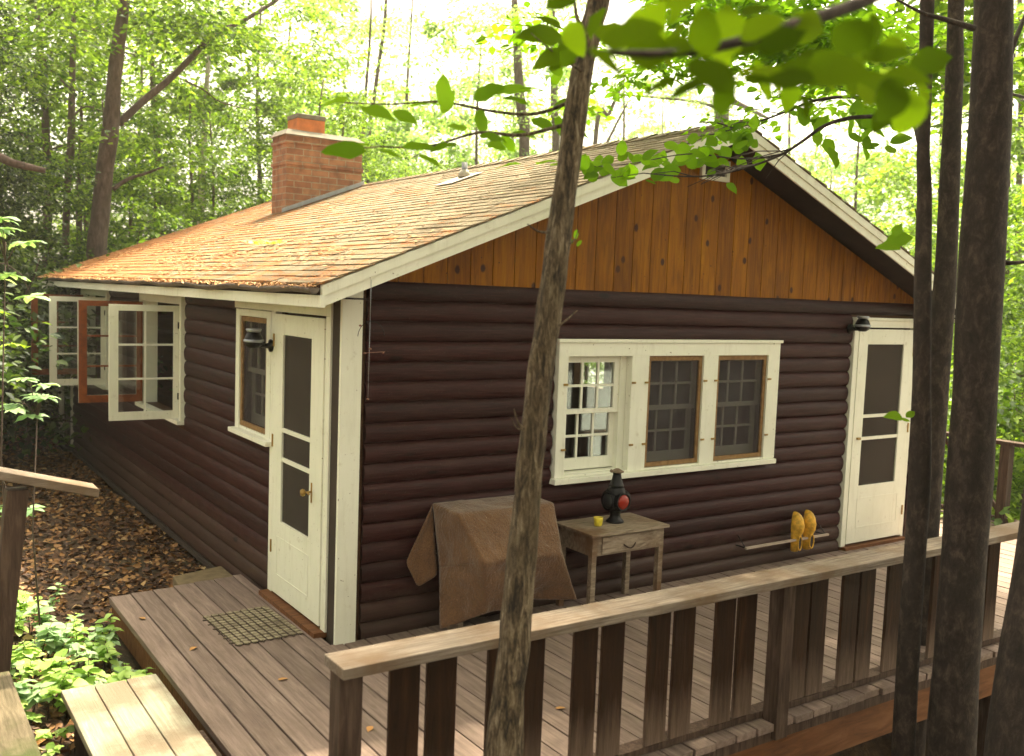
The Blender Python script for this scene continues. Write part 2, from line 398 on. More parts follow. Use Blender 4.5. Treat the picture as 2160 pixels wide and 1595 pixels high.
def ground_mat():
    m, nt, b = mat('forest_soil')
    v = coords(nt); n = noise_t(nt, v, 14, 8, .75); n2 = noise_t(nt, v, .6, 4)
    c = ramp(nt, n, [(.3, (.022, .012, .007)), (.5, (.06, .032, .015)), (.7, (.12, .07, .032))])
    gr = ramp(nt, n2, [(.5, (0, 0, 0)), (.65, (.5, .5, .5))])
    c = mix(nt, gr, c, (.045, .055, .02))
    nt.links.new(c, b.inputs['Base Color']); b.inputs['Roughness'].default_value = .95
    bump(nt, b, n, .03); return m
M['ground'] = ground_mat()
M['water'] = plain('lake_water', (.20, .24, .22), .12, .1, .5, 0, 0)
M['rock'] = plain('pale_rock', (.32, .24, .17), .85, .35, 6, 0, .02)
def glass_mat():
    m, nt, b = mat('window_glass'); nt.nodes.remove(b); out = nt.nodes['Material Output']
    t = N(nt, 'ShaderNodeBsdfTransparent'); t.inputs['Color'].default_value = (.93, .95, .93, 1)
    g = N(nt, 'ShaderNodeBsdfGlossy'); g.inputs['Roughness'].default_value = .03
    fr = N(nt, 'ShaderNodeFresnel'); fr.inputs['IOR'].default_value = 1.5
    f = math_n(nt, 'MULTIPLY', fr.outputs[0], 1.6)
    s = N(nt, 'ShaderNodeMixShader'); nt.links.new(f, s.inputs[0]); nt.links.new(t.outputs[0], s.inputs[1]); nt.links.new(g.outputs[0], s.inputs[2])
    nt.links.new(s.outputs[0], out.inputs['Surface']); return m
M['glass'] = glass_mat()
def screen_mat(name, col, open_):
    m, nt, b = mat(name); nt.nodes.remove(b); out = nt.nodes['Material Output']
    t = N(nt, 'ShaderNodeBsdfTransparent'); d = N(nt, 'ShaderNodeBsdfDiffuse')
    n = noise_t(nt, coords(nt), 5, 3)
    c = ramp(nt, n, [(.3, tuple(x*.85 for x in col)), (.7, tuple(x*1.15 for x in col))]); nt.links.new(c, d.inputs['Color'])
    s = N(nt, 'ShaderNodeMixShader'); s.inputs[0].default_value = 1-open_
    nt.links.new(t.outputs[0], s.inputs[1]); nt.links.new(d.outputs[0], s.inputs[2])
    nt.links.new(s.outputs[0], out.inputs['Surface']); return m
M['screen'] = screen_mat('insect_screen', (.075, .062, .064), .55)
M['door_screen'] = screen_mat('door_insect_screen', (.075, .062, .054), .25)

# ------------------------------------------------------------------ ground
def sstep(a, b, x):
    t = min(1, max(0, (x-a)/(b-a))); return t*t*(3-2*t)
def gz(x, y):
    h = -.27
    left = max(0, -1.15-x)
    h += .34*left*(1-.75*sstep(1.0, 4.5, y))*(1 if left < 3 else 3/left)
    h += .06*max(0, min(3.5, -1-y))*sstep(-1.1, -2.2, x)
    right = sstep(-1.2, -.3, x)
    h -= right*.42*max(0, min(9, -1.6-y))*(1-.5*sstep(0, 3, x)) + right*1.1*sstep(-1.0, -2.6, y)
    h -= .33*max(0, min(14, x-4.5))
    h += .12*sstep(8, 16, y)*max(0, min(10, 4-x))
    h += .06*noise.noise(Vector((x*.7, y*.7, 0)))+.02*noise.noise(Vector((x*2.5, y*2.5, 3)))
    return h
def axis_vals():
    a = [-90, -60, -40, -28, -20, -15]+[-12+.4*i for i in range(71)]+[17, 19, 22, 26, 32, 40, 55, 80, 120]
    return a
xs = [v for v in axis_vals() if abs(v) <= 80]; ys = [-60, -40, -25, -16, -12]+[-9+.4*i for i in range(72)]+[21, 24, 28, 34, 42, 55, 75]
g = MB()
g.add([(x, y, gz(x, y)) for x in xs for y in ys],
      [(i*len(ys)+j, (i+1)*len(ys)+j, (i+1)*len(ys)+j+1, i*len(ys)+j+1) for i in range(len(xs)-1) for j in range(len(ys)-1)], True)
tag(g.build('ground', M['ground']), 'brown forest floor falling away under the deck', kind='structure')
w = MB(); w.box(14, 92, -58, 88, -5.3, -4.0)
tag(w.build('lake', M['water']), 'pale lake water beyond the trees', kind='structure')

# ------------------------------------------------------------------ cabin
W, L, ZB, ZT = 5.95, 8.92, -.163, 2.2253
RX, RZ, SL = 2.97, 3.555, .397
YF, YB, XE = -.42, 9.35, -.33
def roof_z(x): return RZ-SL*abs(x-RX)
cabin = empty('log_cabin', (0, 0, 0), 0, 'low dark brown log cabin with cream trim and a shingled gable roof', 'cabin')
PITCH = .129
PROF = [(0, 0), (.014, .002), (.026, .014), (.036, .040), (.039, .070), (.035, .096), (.024, .115), (.008, .126), (0, .129)]
def log_wall(u0, u1, z0, z1, holes, place, name, relief=1.0):
    """courses of half-round logs between openings; place(u,out,z)->xyz"""
    mb = MB(); z = z0
    n = int(math.ceil((z1-z0)/PITCH-1e-6))
    for c in range(n):
        zb = z0+c*PITCH; zt = zb+PITCH
        zm = (zb+zt)/2; ks = R.uniform(.86, 1.12); kp = R.uniform(-.004, .004)
        segs = [(u0, u1)]
        for (a, b, lo, hi) in holes:
            if lo-.02 < zm < hi+.02:
                ns = []
                for s, e in segs:
                    if b <= s or a >= e: ns.append((s, e))
                    else:
                        if a > s: ns.append((s, a))
                        if b < e: ns.append((b, e))
                segs = ns
        for s, e in segs:
            k = max(2, int((e-s)/.35)+1); vs = []
            for i in range(k+1):
                u = s+(e-s)*i/k
                w_ = .004*noise.noise(Vector((u*1.3, c*7.1, 0)))+.0015*noise.noise(Vector((u*6, c*3.1, 5)))
                vs += [place(u, d*ks*relief+(w_*1.3 if 0 < j < len(PROF)-1 else 0), zb+zz+w_*.8+(kp if 0 < j < len(PROF)-1 else 0)) for j, (d, zz) in enumerate(PROF)]
            m = len(PROF)
            fs = [(i*m+j, (i+1)*m+j, (i+1)*m+j+1, i*m+j+1) for i in range(k) for j in range(m-1)]
            mb.add(vs, fs, True)
            mb.add(vs[:m], [tuple(range(m))]); mb.add(vs[-m:], [tuple(range(m))])
    return mb.build(name, M['log'], cabin)
def wall_core(u0, u1, z0, z1, holes, box, name, m):
    us = sorted({u0, u1, *[h[0] for h in holes], *[h[1] for h in holes]})
    zs = sorted({z0, z1, *[h[2] for h in holes], *[h[3] for h in holes]})
    mb = MB()
    for i in range(len(us)-1):
        for j in range(len(zs)-1):
            cu, cz = (us[i]+us[i+1])/2, (zs[j]+zs[j+1])/2
            if any(a < cu < b and lo < cz < hi for a, b, lo, hi in holes): continue
            box(mb, us[i], us[i+1], zs[j], zs[j+1])
    return mb.build(name, m, cabin)
WIN = [(1.70, 2.30), (2.47, 3.05), (3.21, 3.80)]
hf = [(1.63, 3.92, .92, 1.90), (4.95, 5.87, -.02, 2.09)]
log_wall(.14, W, ZB, ZT+.02, [(1.60, 3.955, .90, 1.93), (4.925, 5.885, ZB, 2.12)], lambda u, d, z: (u, -d, z), 'front_log_wall')
wall_core(0, W, ZB, 2.25, [(a, b, .94, 1.80) for a, b in WIN]+[(5.02, 5.80, .05, 2.04)], lambda mb, a, b, lo, hi: mb.box(a, b, .002, .12, lo, hi), 'inner_wall', M['interior'])
CAS = [(3.50, 4.95), (6.67, 8.12)]
log_wall(.08, L, ZB, 2.19, [(-.1, 1.97, 1.09, 2.2), (-.1, 1.11, ZB, 2.2)]+[(a-.07, b+.07, .90, 2.13) for a, b in CAS], lambda u, d, z: (-d, u, z), 'side_log_wall', .55)
wall_core(.12, L-.12, ZB, 2.19, [(.24, 1.02, .05, 2.04), (1.22, 1.82, 1.14, 1.99)]+[(a, b, .96, 2.03) for a, b in CAS], lambda mb, a, b, lo, hi: mb.box(.002, .12, a, b, lo, hi), 'inner_wall', M['interior'])
HR = [(4.5, 5.15, 1.0, 1.95)]
log_wall(0, L, ZB, 2.19, HR, lambda u, d, z: (W+d, u, z), 'side_log_wall')
wall_core(.12, L-.12, ZB, 2.19, HR, lambda mb, a, b, lo, hi: mb.box(W-.12, W-.002, a, b, lo, hi), 'inner_wall', M['interior'])
HB = [(2.6, 3.2, 1.2, 1.8)]
log_wall(0, W, ZB, 2.25, HB, lambda u, d, z: (u, L+d, z), 'back_log_wall')
wall_core(0, W, ZB, 2.25, HB, lambda mb, a, b, lo, hi: mb.box(a, b, L-.12, L-.002, lo, hi), 'inner_wall', M['interior'])
mb = MB(); mb.box(.13, W-.13, .13, L-.13, -.06, .0); mb.build('floor', M['interior'], cabin)
mb = MB(); mb.box(.13, W-.13, .13, L-.13, 2.17, 2.185); mb.build('ceiling_panel', M['interior'], cabin)
mb = MB(); mb.box(.03, W-.03, .03, L-.03, -1.0, ZB-.001); mb.box(-.03, W, -.03, L, ZB-.05, ZB-.012); mb.build('foundation', M['dark'], cabin)
# gable planks
def gable(y0, y1, name):
    mb = MB(); x = 0.0; pw = .176
    lo = ZT+.006
    while x < W:
        a, b = x+.003, x+pw-.003
        if a > RX-.001 or b < RX:
            cuts = [(a, b)]
        else: cuts = [(a, RX), (RX, b)]
        for (p, q) in cuts:
            zp, zq = roof_z(p)-.09, roof_z(q)-.09
            if min(zp, zq) > lo+.005:
                mb.prism([(p, lo), (q, lo), (q, zq), (p, zp)], y0, y1)
            elif max(zp, zq) > lo+.02:
                if zp > lo: mb.prism([(p, lo), (p+(zp-lo)/SL, lo), (p, zp)], y0, y1)
                else: mb.prism([(q-(zq-lo)/SL, lo), (q, lo), (q, zq)], y0, y1)
        x += pw
    mb.build(name, M['planks'], cabin)
    bk = MB(); bk.prism([(.35, lo), (W-.35, lo), (RX, roof_z(RX)-.10)], y1+.002 if y1 > y0 else y1-.002, y1+.03 if y1 > y0 else y1-.03)
    bk.build('gable_backing', M['dark'], cabin)
gable(-.022, .0, 'gable_siding'); gable(L+.022, L, 'gable_siding')
# small gable vent
gv = MB()
for b in ((2.93, 2.965, 3.17, 3.33), (3.20, 3.235, 3.17, 3.33), (2.965, 3.20, 3.17, 3.205), (2.965, 3.20, 3.295, 3.33)):
    gv.box(b[0], b[1], -.05, -.023, b[2], b[3])
vent = gv.build('gable_vent', M['white'], cabin)
lv = MB(); lv.box(2.967, 3.198, -.030, -.0245, 3.207, 3.293)
lv.build('louvre', M['dark'], vent)

# roof: deck slab, then lapped courses of individually jittered tabs
rf = MB()
t = .055
rf.prism([(XE, roof_z(XE)-.012), (RX, RZ-.012), (2*RX-XE, roof_z(XE)-.012), (2*RX-XE, roof_z(XE)-.012-t), (RX, RZ-.012-t), (XE, roof_z(XE)-.012-t)], YF+.03, YB-.03)
roof = rf.build('roof', M['soffit'], cabin)
sh = MB(); slope = math.hypot(1, SL); LN = (RX-XE)*slope; EX = .105
for side in (-1, 1):
    k = 0; s = 0.0
    while s < LN-.01:
        y = YF+(.15 if k % 2 else 0)-.15
        while y < YB:
            y2 = min(y+.305, YB+.01); ya = max(y+.004, YF-.012)
            jl = R.uniform(-.004, .004); th = .011+R.uniform(-.002, .004)
            s0 = max(0, s+jl)-.012; s1 = min(s+EX*1.25, LN)
            if y2-.003 > ya:
                vs = []
                for (ss, hh) in ((s0, .0), (s0, th), (s1, .004), (s1, -.003)):
                    for yy in (ya, y2-.003):
                        xx = XE+ss/slope; zz = roof_z(XE)+ss*SL/slope+hh
                        if side == 1: xx = 2*RX-xx
                        vs.append((xx, yy, zz))
                sh.add(vs, [(0, 1, 3, 2), (2, 3, 5, 4), (0, 2, 4, 6), (1, 7, 5, 3), (4, 5, 7, 6), (0, 6, 7, 1)])
            y += .305
        s += EX; k += 1
y = YF-.012
while y < YB:   # ridge caps
    y2 = min(y+.26, YB+.012); h = R.uniform(0, .004)
    for sgn in (-1, 1):
        vs = [(RX, y, RZ+.026+h), (RX, y2, RZ+.018), (RX+sgn*.13, y2, RZ+.018-.13*SL), (RX+sgn*.13, y, RZ+.026+h-.13*SL)]
        sh.add(vs+[(v[0], v[1], v[2]-.012) for v in vs], [(0, 1, 2, 3), (4, 7, 6, 5), (0, 3, 7, 4), (2, 6, 7, 3), (1, 5, 6, 2)])
    y += .24
sh.build('shingles', M['shingle'], roof)
def rake(yo, yi, name):
    for sgn, nm in ((-1, name), (1, name)):
        mb = MB()
        xe = RX+sgn*(RX-XE+.0)
        for (dz0, dz1, e) in ((-.008, -.068, .0), (-.070, -.132, .014)):
            z1 = roof_z(XE)
            mb.prism([(xe, z1+dz0), (RX, RZ+dz0), (RX, RZ+dz1), (xe, z1+dz1)], yo+(e if yo < yi else -e), yi)
        mb.build('rake_board', M['white'], roof)
rake(YF, YF+.03, 'rake'); rake(YB, YB-.03, 'rake')
# soffit under eave & fascia, gutter
mb = MB(); mb.box(XE+.02, .0, YF+.031, YB-.031, 2.162, 2.17); mb.build('soffit', M['soffit'], roof)
mb = MB(); mb.box(W, 2*RX-XE-.02, YF+.031, YB-.031, 2.15, 2.16); mb.build('soffit', M['soffit'], roof)
mb = MB(); mb.box(XE-.012, XE+.018, YF, YB, 2.112, 2.180); mb.build('fascia_board', M['white'], roof)
mb = MB(); mb.box(2*RX-XE-.018, 2*RX-XE+.012, YF, YB, 2.112, 2.20); mb.build('fascia_board', M['white'], roof)
# front wall closing triangles at the eaves (return boards)
gt = MB(); prof = []
for i in range(9):
    a = math.pi*(1+i/8); prof.append((XE-.046+.032*math.cos(a), 2.222+.034*math.sin(a)))
inner = [(XE-.046+(p[0]-XE+.046)*.88, 2.222+(p[1]-2.222)*.88) for p in reversed(prof)]
pr = prof+inner
n_ = 60; vs = []
for i in range(n_+1):
    yy = YF+.01+(YB-YF-.02)*i/n_; sag = .008*math.sin(i*.9)+.006*noise.noise(Vector((yy, 0, 0)))
    vs += [(p[0], yy, p[1]+sag) for p in pr]
m_ = len(pr)
gt.add(vs, [(i*m_+j, (i+1)*m_+j, (i+1)*m_+(j+1) % m_, i*m_+(j+1) % m_) for i in range(n_) for j in range(m_)], True)
for yy in (YF+.008, YB-.012): gt.prism(prof, yy, yy+.006)
gutter = gt.build('gutter', M['gutter'], roof)
ds = MB(); ds.tube([(XE-.046, 8.86, 2.17), (XE-.045, 8.86, 2.02), (-.21, 8.89, 1.86), (-.17, 8.9, 1.8), (-.17, 8.9, .02)], .036, 10)
ds.build('downspout', M['white'], gutter)
ds = MB(); ds.tube([(-.17, 8.9, .03), (-.17, 8.9, -.06), (-.14, 8.9, -.12), (-.02, 8.9, -.15)], .042, 10); ds.build('downspout_elbow', M['dark_iron'], gutter)
# needle debris: lumps in the gutter + litter on the roof (countless)
db = MB()
def chip(c, L_, w_, up, rot, tilt, mb):
    a = Vector((math.cos(rot), math.sin(rot), tilt)).normalized()
    b = up.cross(a).normalized(); c = Vector(c)
    mb.add([c-a*L_, c+b*w_, c+a*L_, c-b*w_], [(0, 1, 2, 3)])
upL = Vector((-SL, 0, 1)).normalized()
for i in range(5200):
    yy = YF+(YB-YF)*R.random()
    xx = XE-.046+R.gauss(0, .024); zz = 2.220+.014*noise.noise(Vector((yy*3.5, 0, 0)))+R.random()*.022
    chip((xx, yy, zz), R.uniform(.008, .03), R.uniform(.003, .008), Vector((0, 0, 1)), R.uniform(0, 6.3), R.uniform(-.5, .5), db)
for i in range(9000):
    yy = YF+.05+(YB-YF-.1)*R.random()**.8; xx = XE+abs(R.gauss(0, .9))
    if xx > RX-.1: continue
    if noise.noise(Vector((xx*3.1, yy*1.1, 4)))+.25*R.random() < .12+.05*xx: continue
    chip((xx, yy, roof_z(xx)+.016+R.random()*.006), R.uniform(.01, .035), R.uniform(.003, .009), upL, R.uniform(0, 6.3), 0, db)
tag(db.build('fallen_needles', M['needle']), 'rusty pine needles and leaf bits drifted on the roof and gutter', kind='stuff')
# corner board, far corner trim
mb = MB(); mb.box(-.048, .092, -.062, -.036, -.02, 2.26); mb.build('corner_board', M['white'], cabin, bevel=.003)
mb = MB(); mb.box(-.036, .0, -.035, .096, -.1, 2.16); mb.build('corner_post', M['dark'], cabin)
mb = MB(); mb.box(-.045, -.002, L, L+.045, ZB, 2.1); mb.build('corner_board', M['white'], cabin)
mb = MB(); mb.box(W-.02, W+.035, -.04, .0, ZB, 2.1); mb.build('corner_board', M['log'], cabin)

# ---- chimney
CX0, CX1, CY0, CY1 = 1.86, 2.86, 5.9, 6.38
mb = MB(); mb.box(CX0, CX1, CY0, CY1, 2.75, 4.06)
for z0, z1, e in ((3.70, 3.745, .014), (3.955, 4.0, .014)): mb.box(CX0-e, CX1+e, CY0-e, CY1+e, z0, z1)
chim = mb.build('chimney', M['brick'], cabin)
mb = MB(); mb.add([(CX0-.03, CY0-.03, 4.06), (CX1+.03, CY0-.03, 4.06), (CX1+.03, CY1+.03, 4.06), (CX0-.03, CY1+.03, 4.06),
                   (CX0+.02, CY0+.03, 4.13), (CX1-.06, CY0+.03, 4.12), (CX1-.06, CY1-.03, 4.12), (CX0+.02, CY1-.03, 4.13)],
                  [(3, 2, 1, 0), (4, 5, 6, 7), (0, 1, 5, 4), (1, 2, 6, 5), (2, 3, 7, 6), (3, 0, 4, 7)])
mb.build('chimney_crown', M['concrete'], chim)
mb = MB(); mb.box(2.03, 2.39, 6.0, 6.32, 4.121, 4.285); mb.build('flue_tile', M['clay'], chim)
mb = MB(); mb.box(2.02, 2.40, 5.99, 6.33, 4.286, 4.345); mb.build('flue_cap', M['concrete'], chim, bevel=.01)
mb = MB(); mb.prism([(CX0-.05, roof_z(CX0-.05)+.02), (CX1+.03, roof_z(CX1+.03)+.02), (CX1+.03, roof_z(CX1+.03)+.07), (CX0-.05, roof_z(CX0-.05)+.07)], CY0-.022, CY0-.003)
mb.build('flashing', M['steel'], chim)
# ---- vent pipe on roof
mb = MB(); mb.tube([(2.33, 2.5, 3.2), (2.33, 2.5, 3.46)], .028, 16); vp = mb.build('vent_pipe', plain('dull_pipe', (.13, .14, .17), .5, .15, 20, .3), cabin)
mb = MB()
P = [(2.10, 2.34), (2.45, 2.34), (2.45, 2.66), (2.10, 2.66)]
mb.add([(x, y, roof_z(x)+.026) for x, y in P]+[(x, y, roof_z(x)+.018) for x, y in P], [(0, 1, 2, 3), (7, 6, 5, 4), (0, 4, 5, 1), (1, 5, 6, 2), (2, 6, 7, 3), (3, 7, 4, 0)])
mb.lathe([(.07, 0), (.037, .07)], 16, (2.33, 2.5, roof_z(2.33)+.02)); mb.build('pipe_flashing', plain('pale_flashing', (.36, .33, .28), .6), vp)

# ---- triple window on the gable wall
def fr(mb, a, b, lo, hi, w_, y0, y1, wt=None, wb=None):
    wt = w_ if wt is None else wt; wb = w_ if wb is None else wb
    mb.box(a, a+w_, y0, y1, lo, hi); mb.box(b-w_, b, y0, y1, lo, hi)
    mb.box(a+w_, b-w_, y0, y1, hi-wt, hi); mb.box(a+w_, b-w_, y0, y1, lo, lo+wb)
mb = MB()
mb.box(1.615, 1.70, -.062, .0, .925, 1.90); mb.box(2.30, 2.47, -.062, .0, .925, 1.80); mb.box(3.05, 3.21, -.062, .0, .925, 1.80); mb.box(3.80, 3.94, -.062, .0, .925, 1.90)
mb.box(1.70, 3.80, -.062, .0, 1.80, 1.90); mb.box(1.60, 3.955, -.078, .0, 1.901, 1.925)
for a, b in WIN: mb.box(a-.0, b+.0, -.058, .0, .925, .94)
for a, b in WIN:   # jambs lining the openings
    mb.box(a-.012, a, .0, .115, .94, 1.80); mb.box(b, b+.012, .0, .115, .94, 1.80); mb.box(a, b, .0, .115, 1.80, 1.812)
tw = mb.build('window', M['white'], cabin, 'white triple window frame, its left third without a screen', bevel=.002)
mb = MB(); mb.box(1.595, 3.93, -.098, -.0, .884, .924); mb.build('sill', M['white'], tw, bevel=.004)
mb = MB(); 
for a, b in WIN: mb.box(a, b, .0, .12, .93, .945)
mb.build('inner_sill', M['white'], tw)
def dh_sash(a, b, lo, hi, y0, y1, top, parent, cols=3, rows=2, st=.045):
    mb = MB(); wt, wb = (.045, .035) if top else (.032, .085)
    fr(mb, a, b, lo, hi, st, y0, y1, wt, wb)
    for i in range(1, cols):
        x = a+st+(b-a-2*st)*i/cols; mb.box(x-.009, x+.009, y0+.006, y1-.006, lo+wb, hi-wt)
    for i in range(1, rows):
        z = lo+wb+(hi-wt-lo-wb)*i/rows; mb.box(a+st, b-st, y0+.004, y1-.008, z-.009, z+.009)
    mb.build('sash', M['white'], parent)
    gb = MB(); ym = (y0+y1)/2; gb.box(a+st-.005, b-st+.005, ym-.001, ym+.001, lo+wb-.005, hi-wt+.005); gb.build('pane', M['glass'], parent)
for i, (a, b) in enumerate(WIN):
    dh_sash(a+.002, b-.002 if i else b-.06, 1.375, 1.795, .015, .045, True, tw)
    dh_sash(a+.002, b-.002 if i else b-.06, .955, 1.40, .05, .08, False, tw)
    if i == 0:
        mb = MB(); mb.box(b-.06, b-.002, .0, .11, .945, 1.795); mb.build('jamb', M['white'], tw)
    else:
        mb = MB(); fr(mb, a+.003, b-.003, .944, 1.797, .03, -.045, -.022, .035, .035); mb.build('screen_frame', M['screen_frame'], tw)
        mb = MB(); mb.box(a+.03, b-.03, -.034, -.032, .978, 1.765); mb.build('insect_screen', M['screen'], tw)
    for x in ((a-.02, b+.02)):
        for z in (1.13, 1.60):
            mb = MB(); mb.box(x-.018, x+.018, -.072, -.063, z-.007, z+.007); mb.lathe([(.006, 0), (.005, .006)], 8, (0, 0, 0), Matrix.Translation((x, -.078, z)) @ Matrix.Rotation(-math.pi/2, 4, 'X'))
            mb.build('turn_button', M['brass'], tw)

# ---- screen doors
def screen_door(T, name, x0, x1, sx0, sx1, knob_side, label):
    """door in a plane; T maps (u,out,z)."""
    def B(mb, a, b, o0, o1, lo, hi):
        vs = [T(u, o, z) for u in (a, b) for o in (o0, o1) for z in (lo, hi)]
        mb.add(vs, [(0, 1, 3, 2), (4, 6, 7, 5), (0, 4, 5, 1), (2, 3, 7, 6), (0, 2, 6, 4), (1, 5, 7, 3)])
    mb = MB(); zt, zb = 2.03, .05
    B(mb, x0, sx0, .034, .06, zb, zt); B(mb, sx1, x1, .034, .06, zb, zt)
    B(mb, sx0, sx1, .034, .06, 1.892, zt); B(mb, sx0, sx1, .034, .06, zb, .583)
    B(mb, sx0, sx1, .036, .057, 1.215, 1.245); B(mb, sx0, sx1, .036, .057, 1.008, 1.038)
    # raised panel outline in the kick panel
    a, b = sx0-.01, sx1+.06
    for q in ((a, b, .19, .197), (a, b, .463, .470), (a, a+.007, .197, .463), (b-.007, b, .197, .463)): B(mb, q[0], q[1], .060, .063, q[2], q[3])
    d = mb.build('screen_door', M['white'], cabin, label, bevel=.002)
    mb = MB(); B(mb, sx0-.004, sx1+.004, .044, .046, .578, 1.897); mb.build('insect_screen', M['door_screen'], d)
    kx = sx0-.05 if knob_side < 0 else sx1+.03
    if knob_side == -1:
        c = T(sx0-.02, .063, .90)
    else: c = T(sx1+.05, .063, 1.03)
    return d, B
TF = lambda u, o, z: (u, -o, z)
TL_ = lambda u, o, z: (-o, u, z)
d1, B = screen_door(TF, 'door', 5.0, 5.845, 5.13, 5.68, 1, 'white screen door at the right end of the gable wall')
mb = MB(); B(mb, 4.935, 4.997, 0, .055, .03, 2.045); B(mb, 5.848, 5.88, 0, .055, .03, 2.045); B(mb, 4.935, 5.88, 0, .056, 2.046, 2.11); B(mb, 4.92, 5.895, 0, .075, 2.111, 2.135)
mb.build('door_frame', M['white'], cabin, bevel=.002)
mb = MB(); B(mb, 4.95, 5.87, 0, .10, -.004, .028); mb.build('threshold', M['fascia'], cabin)
for z in (1.78, 1.05, .25):
    mb = MB(); B(mb, 5.822, 5.838, .061, .068, z, z+.09); mb.build('hinge', M['brass'], d1)
mb = MB(); B(mb, 5.05, 5.085, .061, .085, 1.02, 1.04); mb.build('handle', M['brass'], d1)
mb = MB(); mb.box(5.02, 5.82, .03, .07, .03, 2.04); mb.build('inner_door', M['interior'], cabin)
d2, B = screen_door(TL_, 'door', .175, 1.055, .372, .875, -1, 'white screen door on the long wall beside the near corner')
mb = MB(); B(mb, .098, .172, 0, .05, .03, 2.045); B(mb, 1.058, 1.135, 0, .05, .03, 2.045); B(mb, .098, 1.94, 0, .05, 2.046, 2.161)
mb.build('door_frame', M['white'], cabin, bevel=.002)
mb = MB(); B(mb, .105, 1.12, 0, .12, -.004, .032); mb.build('threshold', M['fascia'], cabin)
for z in (1.80, 1.09, .33):
    mb = MB(); B(mb, 1.035, 1.05, .061, .068, z, z+.09); mb.build('hinge', M['brass'], d2)
mb = MB(); B(mb, .318, .330, .061, .066, .83, .96)
mb.tube([(-.066, .325, .90), (-.11, .325, .90)], .007, 8); mb.lathe([(.004, 0), (.02, .004), (.026, .016), (.02, .028), (.006, .032)], 12, (0, 0, 0), Matrix.Translation((-.105, .325, .90)) @ Matrix.Rotation(-math.pi/2, 4, 'Y'))
mb.tube([(-.1, .325, .90), (-.105, .29, .905), (-.105, .26, .90)], .006, 8)
mb.build('handle', M['brass'], d2)
mb = MB(); mb.box(.03, .07, .24, 1.02, .03, 2.04); mb.build('inner_door', M['interior'], cabin)
# ---- narrow window beside the left door
mb = MB(); B(mb, 1.137, 1.225, 0, .052, 1.115, 2.04); B(mb, 1.815, 1.90, 0, .052, 1.115, 2.04); B(mb, 1.225, 1.815, 0, .052, 1.99, 2.04); B(mb, 1.225, 1.815, 0, .045, 1.115, 1.14)
mb.box(.0, .11, 1.208, 1.22, 1.14, 1.99); mb.box(.0, .11, 1.82, 1.832, 1.14, 1.99)
nw = mb.build('window', M['white'], cabin, 'narrow screened window beside the corner door', bevel=.002)
mb = MB(); B(mb, 1.10, 1.94, 0, .095, 1.078, 1.113); mb.build('sill', M['white'], nw, bevel=.004)
mb = MB()
for q in ((1.228, 1.262, 1.143, 1.985), (1.778, 1.812, 1.143, 1.985), (1.262, 1.778, 1.95, 1.985), (1.262, 1.778, 1.143, 1.18)): B(mb, q[0], q[1], .012, .04, q[2], q[3])
mb.build('screen_frame', M['screen_frame'], nw)
mb = MB(); B(mb, 1.262, 1.778, .024, .026, 1.18, 1.95); mb.build('insect_screen', M['screen'], nw)
def dh_side(a, b, lo, hi, x0, top, parent):
    mb = MB(); st = .045; wt, wb = (.045, .035) if top else (.032, .085); x1 = x0+.03
    mb.box(x0, x1, a, a+st, lo, hi); mb.box(x0, x1, b-st, b, lo, hi); mb.box(x0, x1, a+st, b-st, hi-wt, hi); mb.box(x0, x1, a+st, b-st, lo, lo+wb)
    for i in (1, 2):
        u = a+st+(b-a-2*st)*i/3; mb.box(x0+.006, x1-.006, u-.009, u+.009, lo+wb, hi-wt)
    z = (lo+wb+hi-wt)/2; mb.box(x0+.004, x1-.008, a+st, b-st, z-.009, z+.009)
    mb.build('sash', M['white'], parent)
    gb = MB(); gb.box(x0+.014, x0+.016, a+st, b-st, lo+wb, hi-wt); gb.build('pane', M['glass'], parent)
dh_side(1.225, 1.815, 1.56, 1.985, .015, True, nw); dh_side(1.225, 1.815, 1.15, 1.58, .05, False, nw)
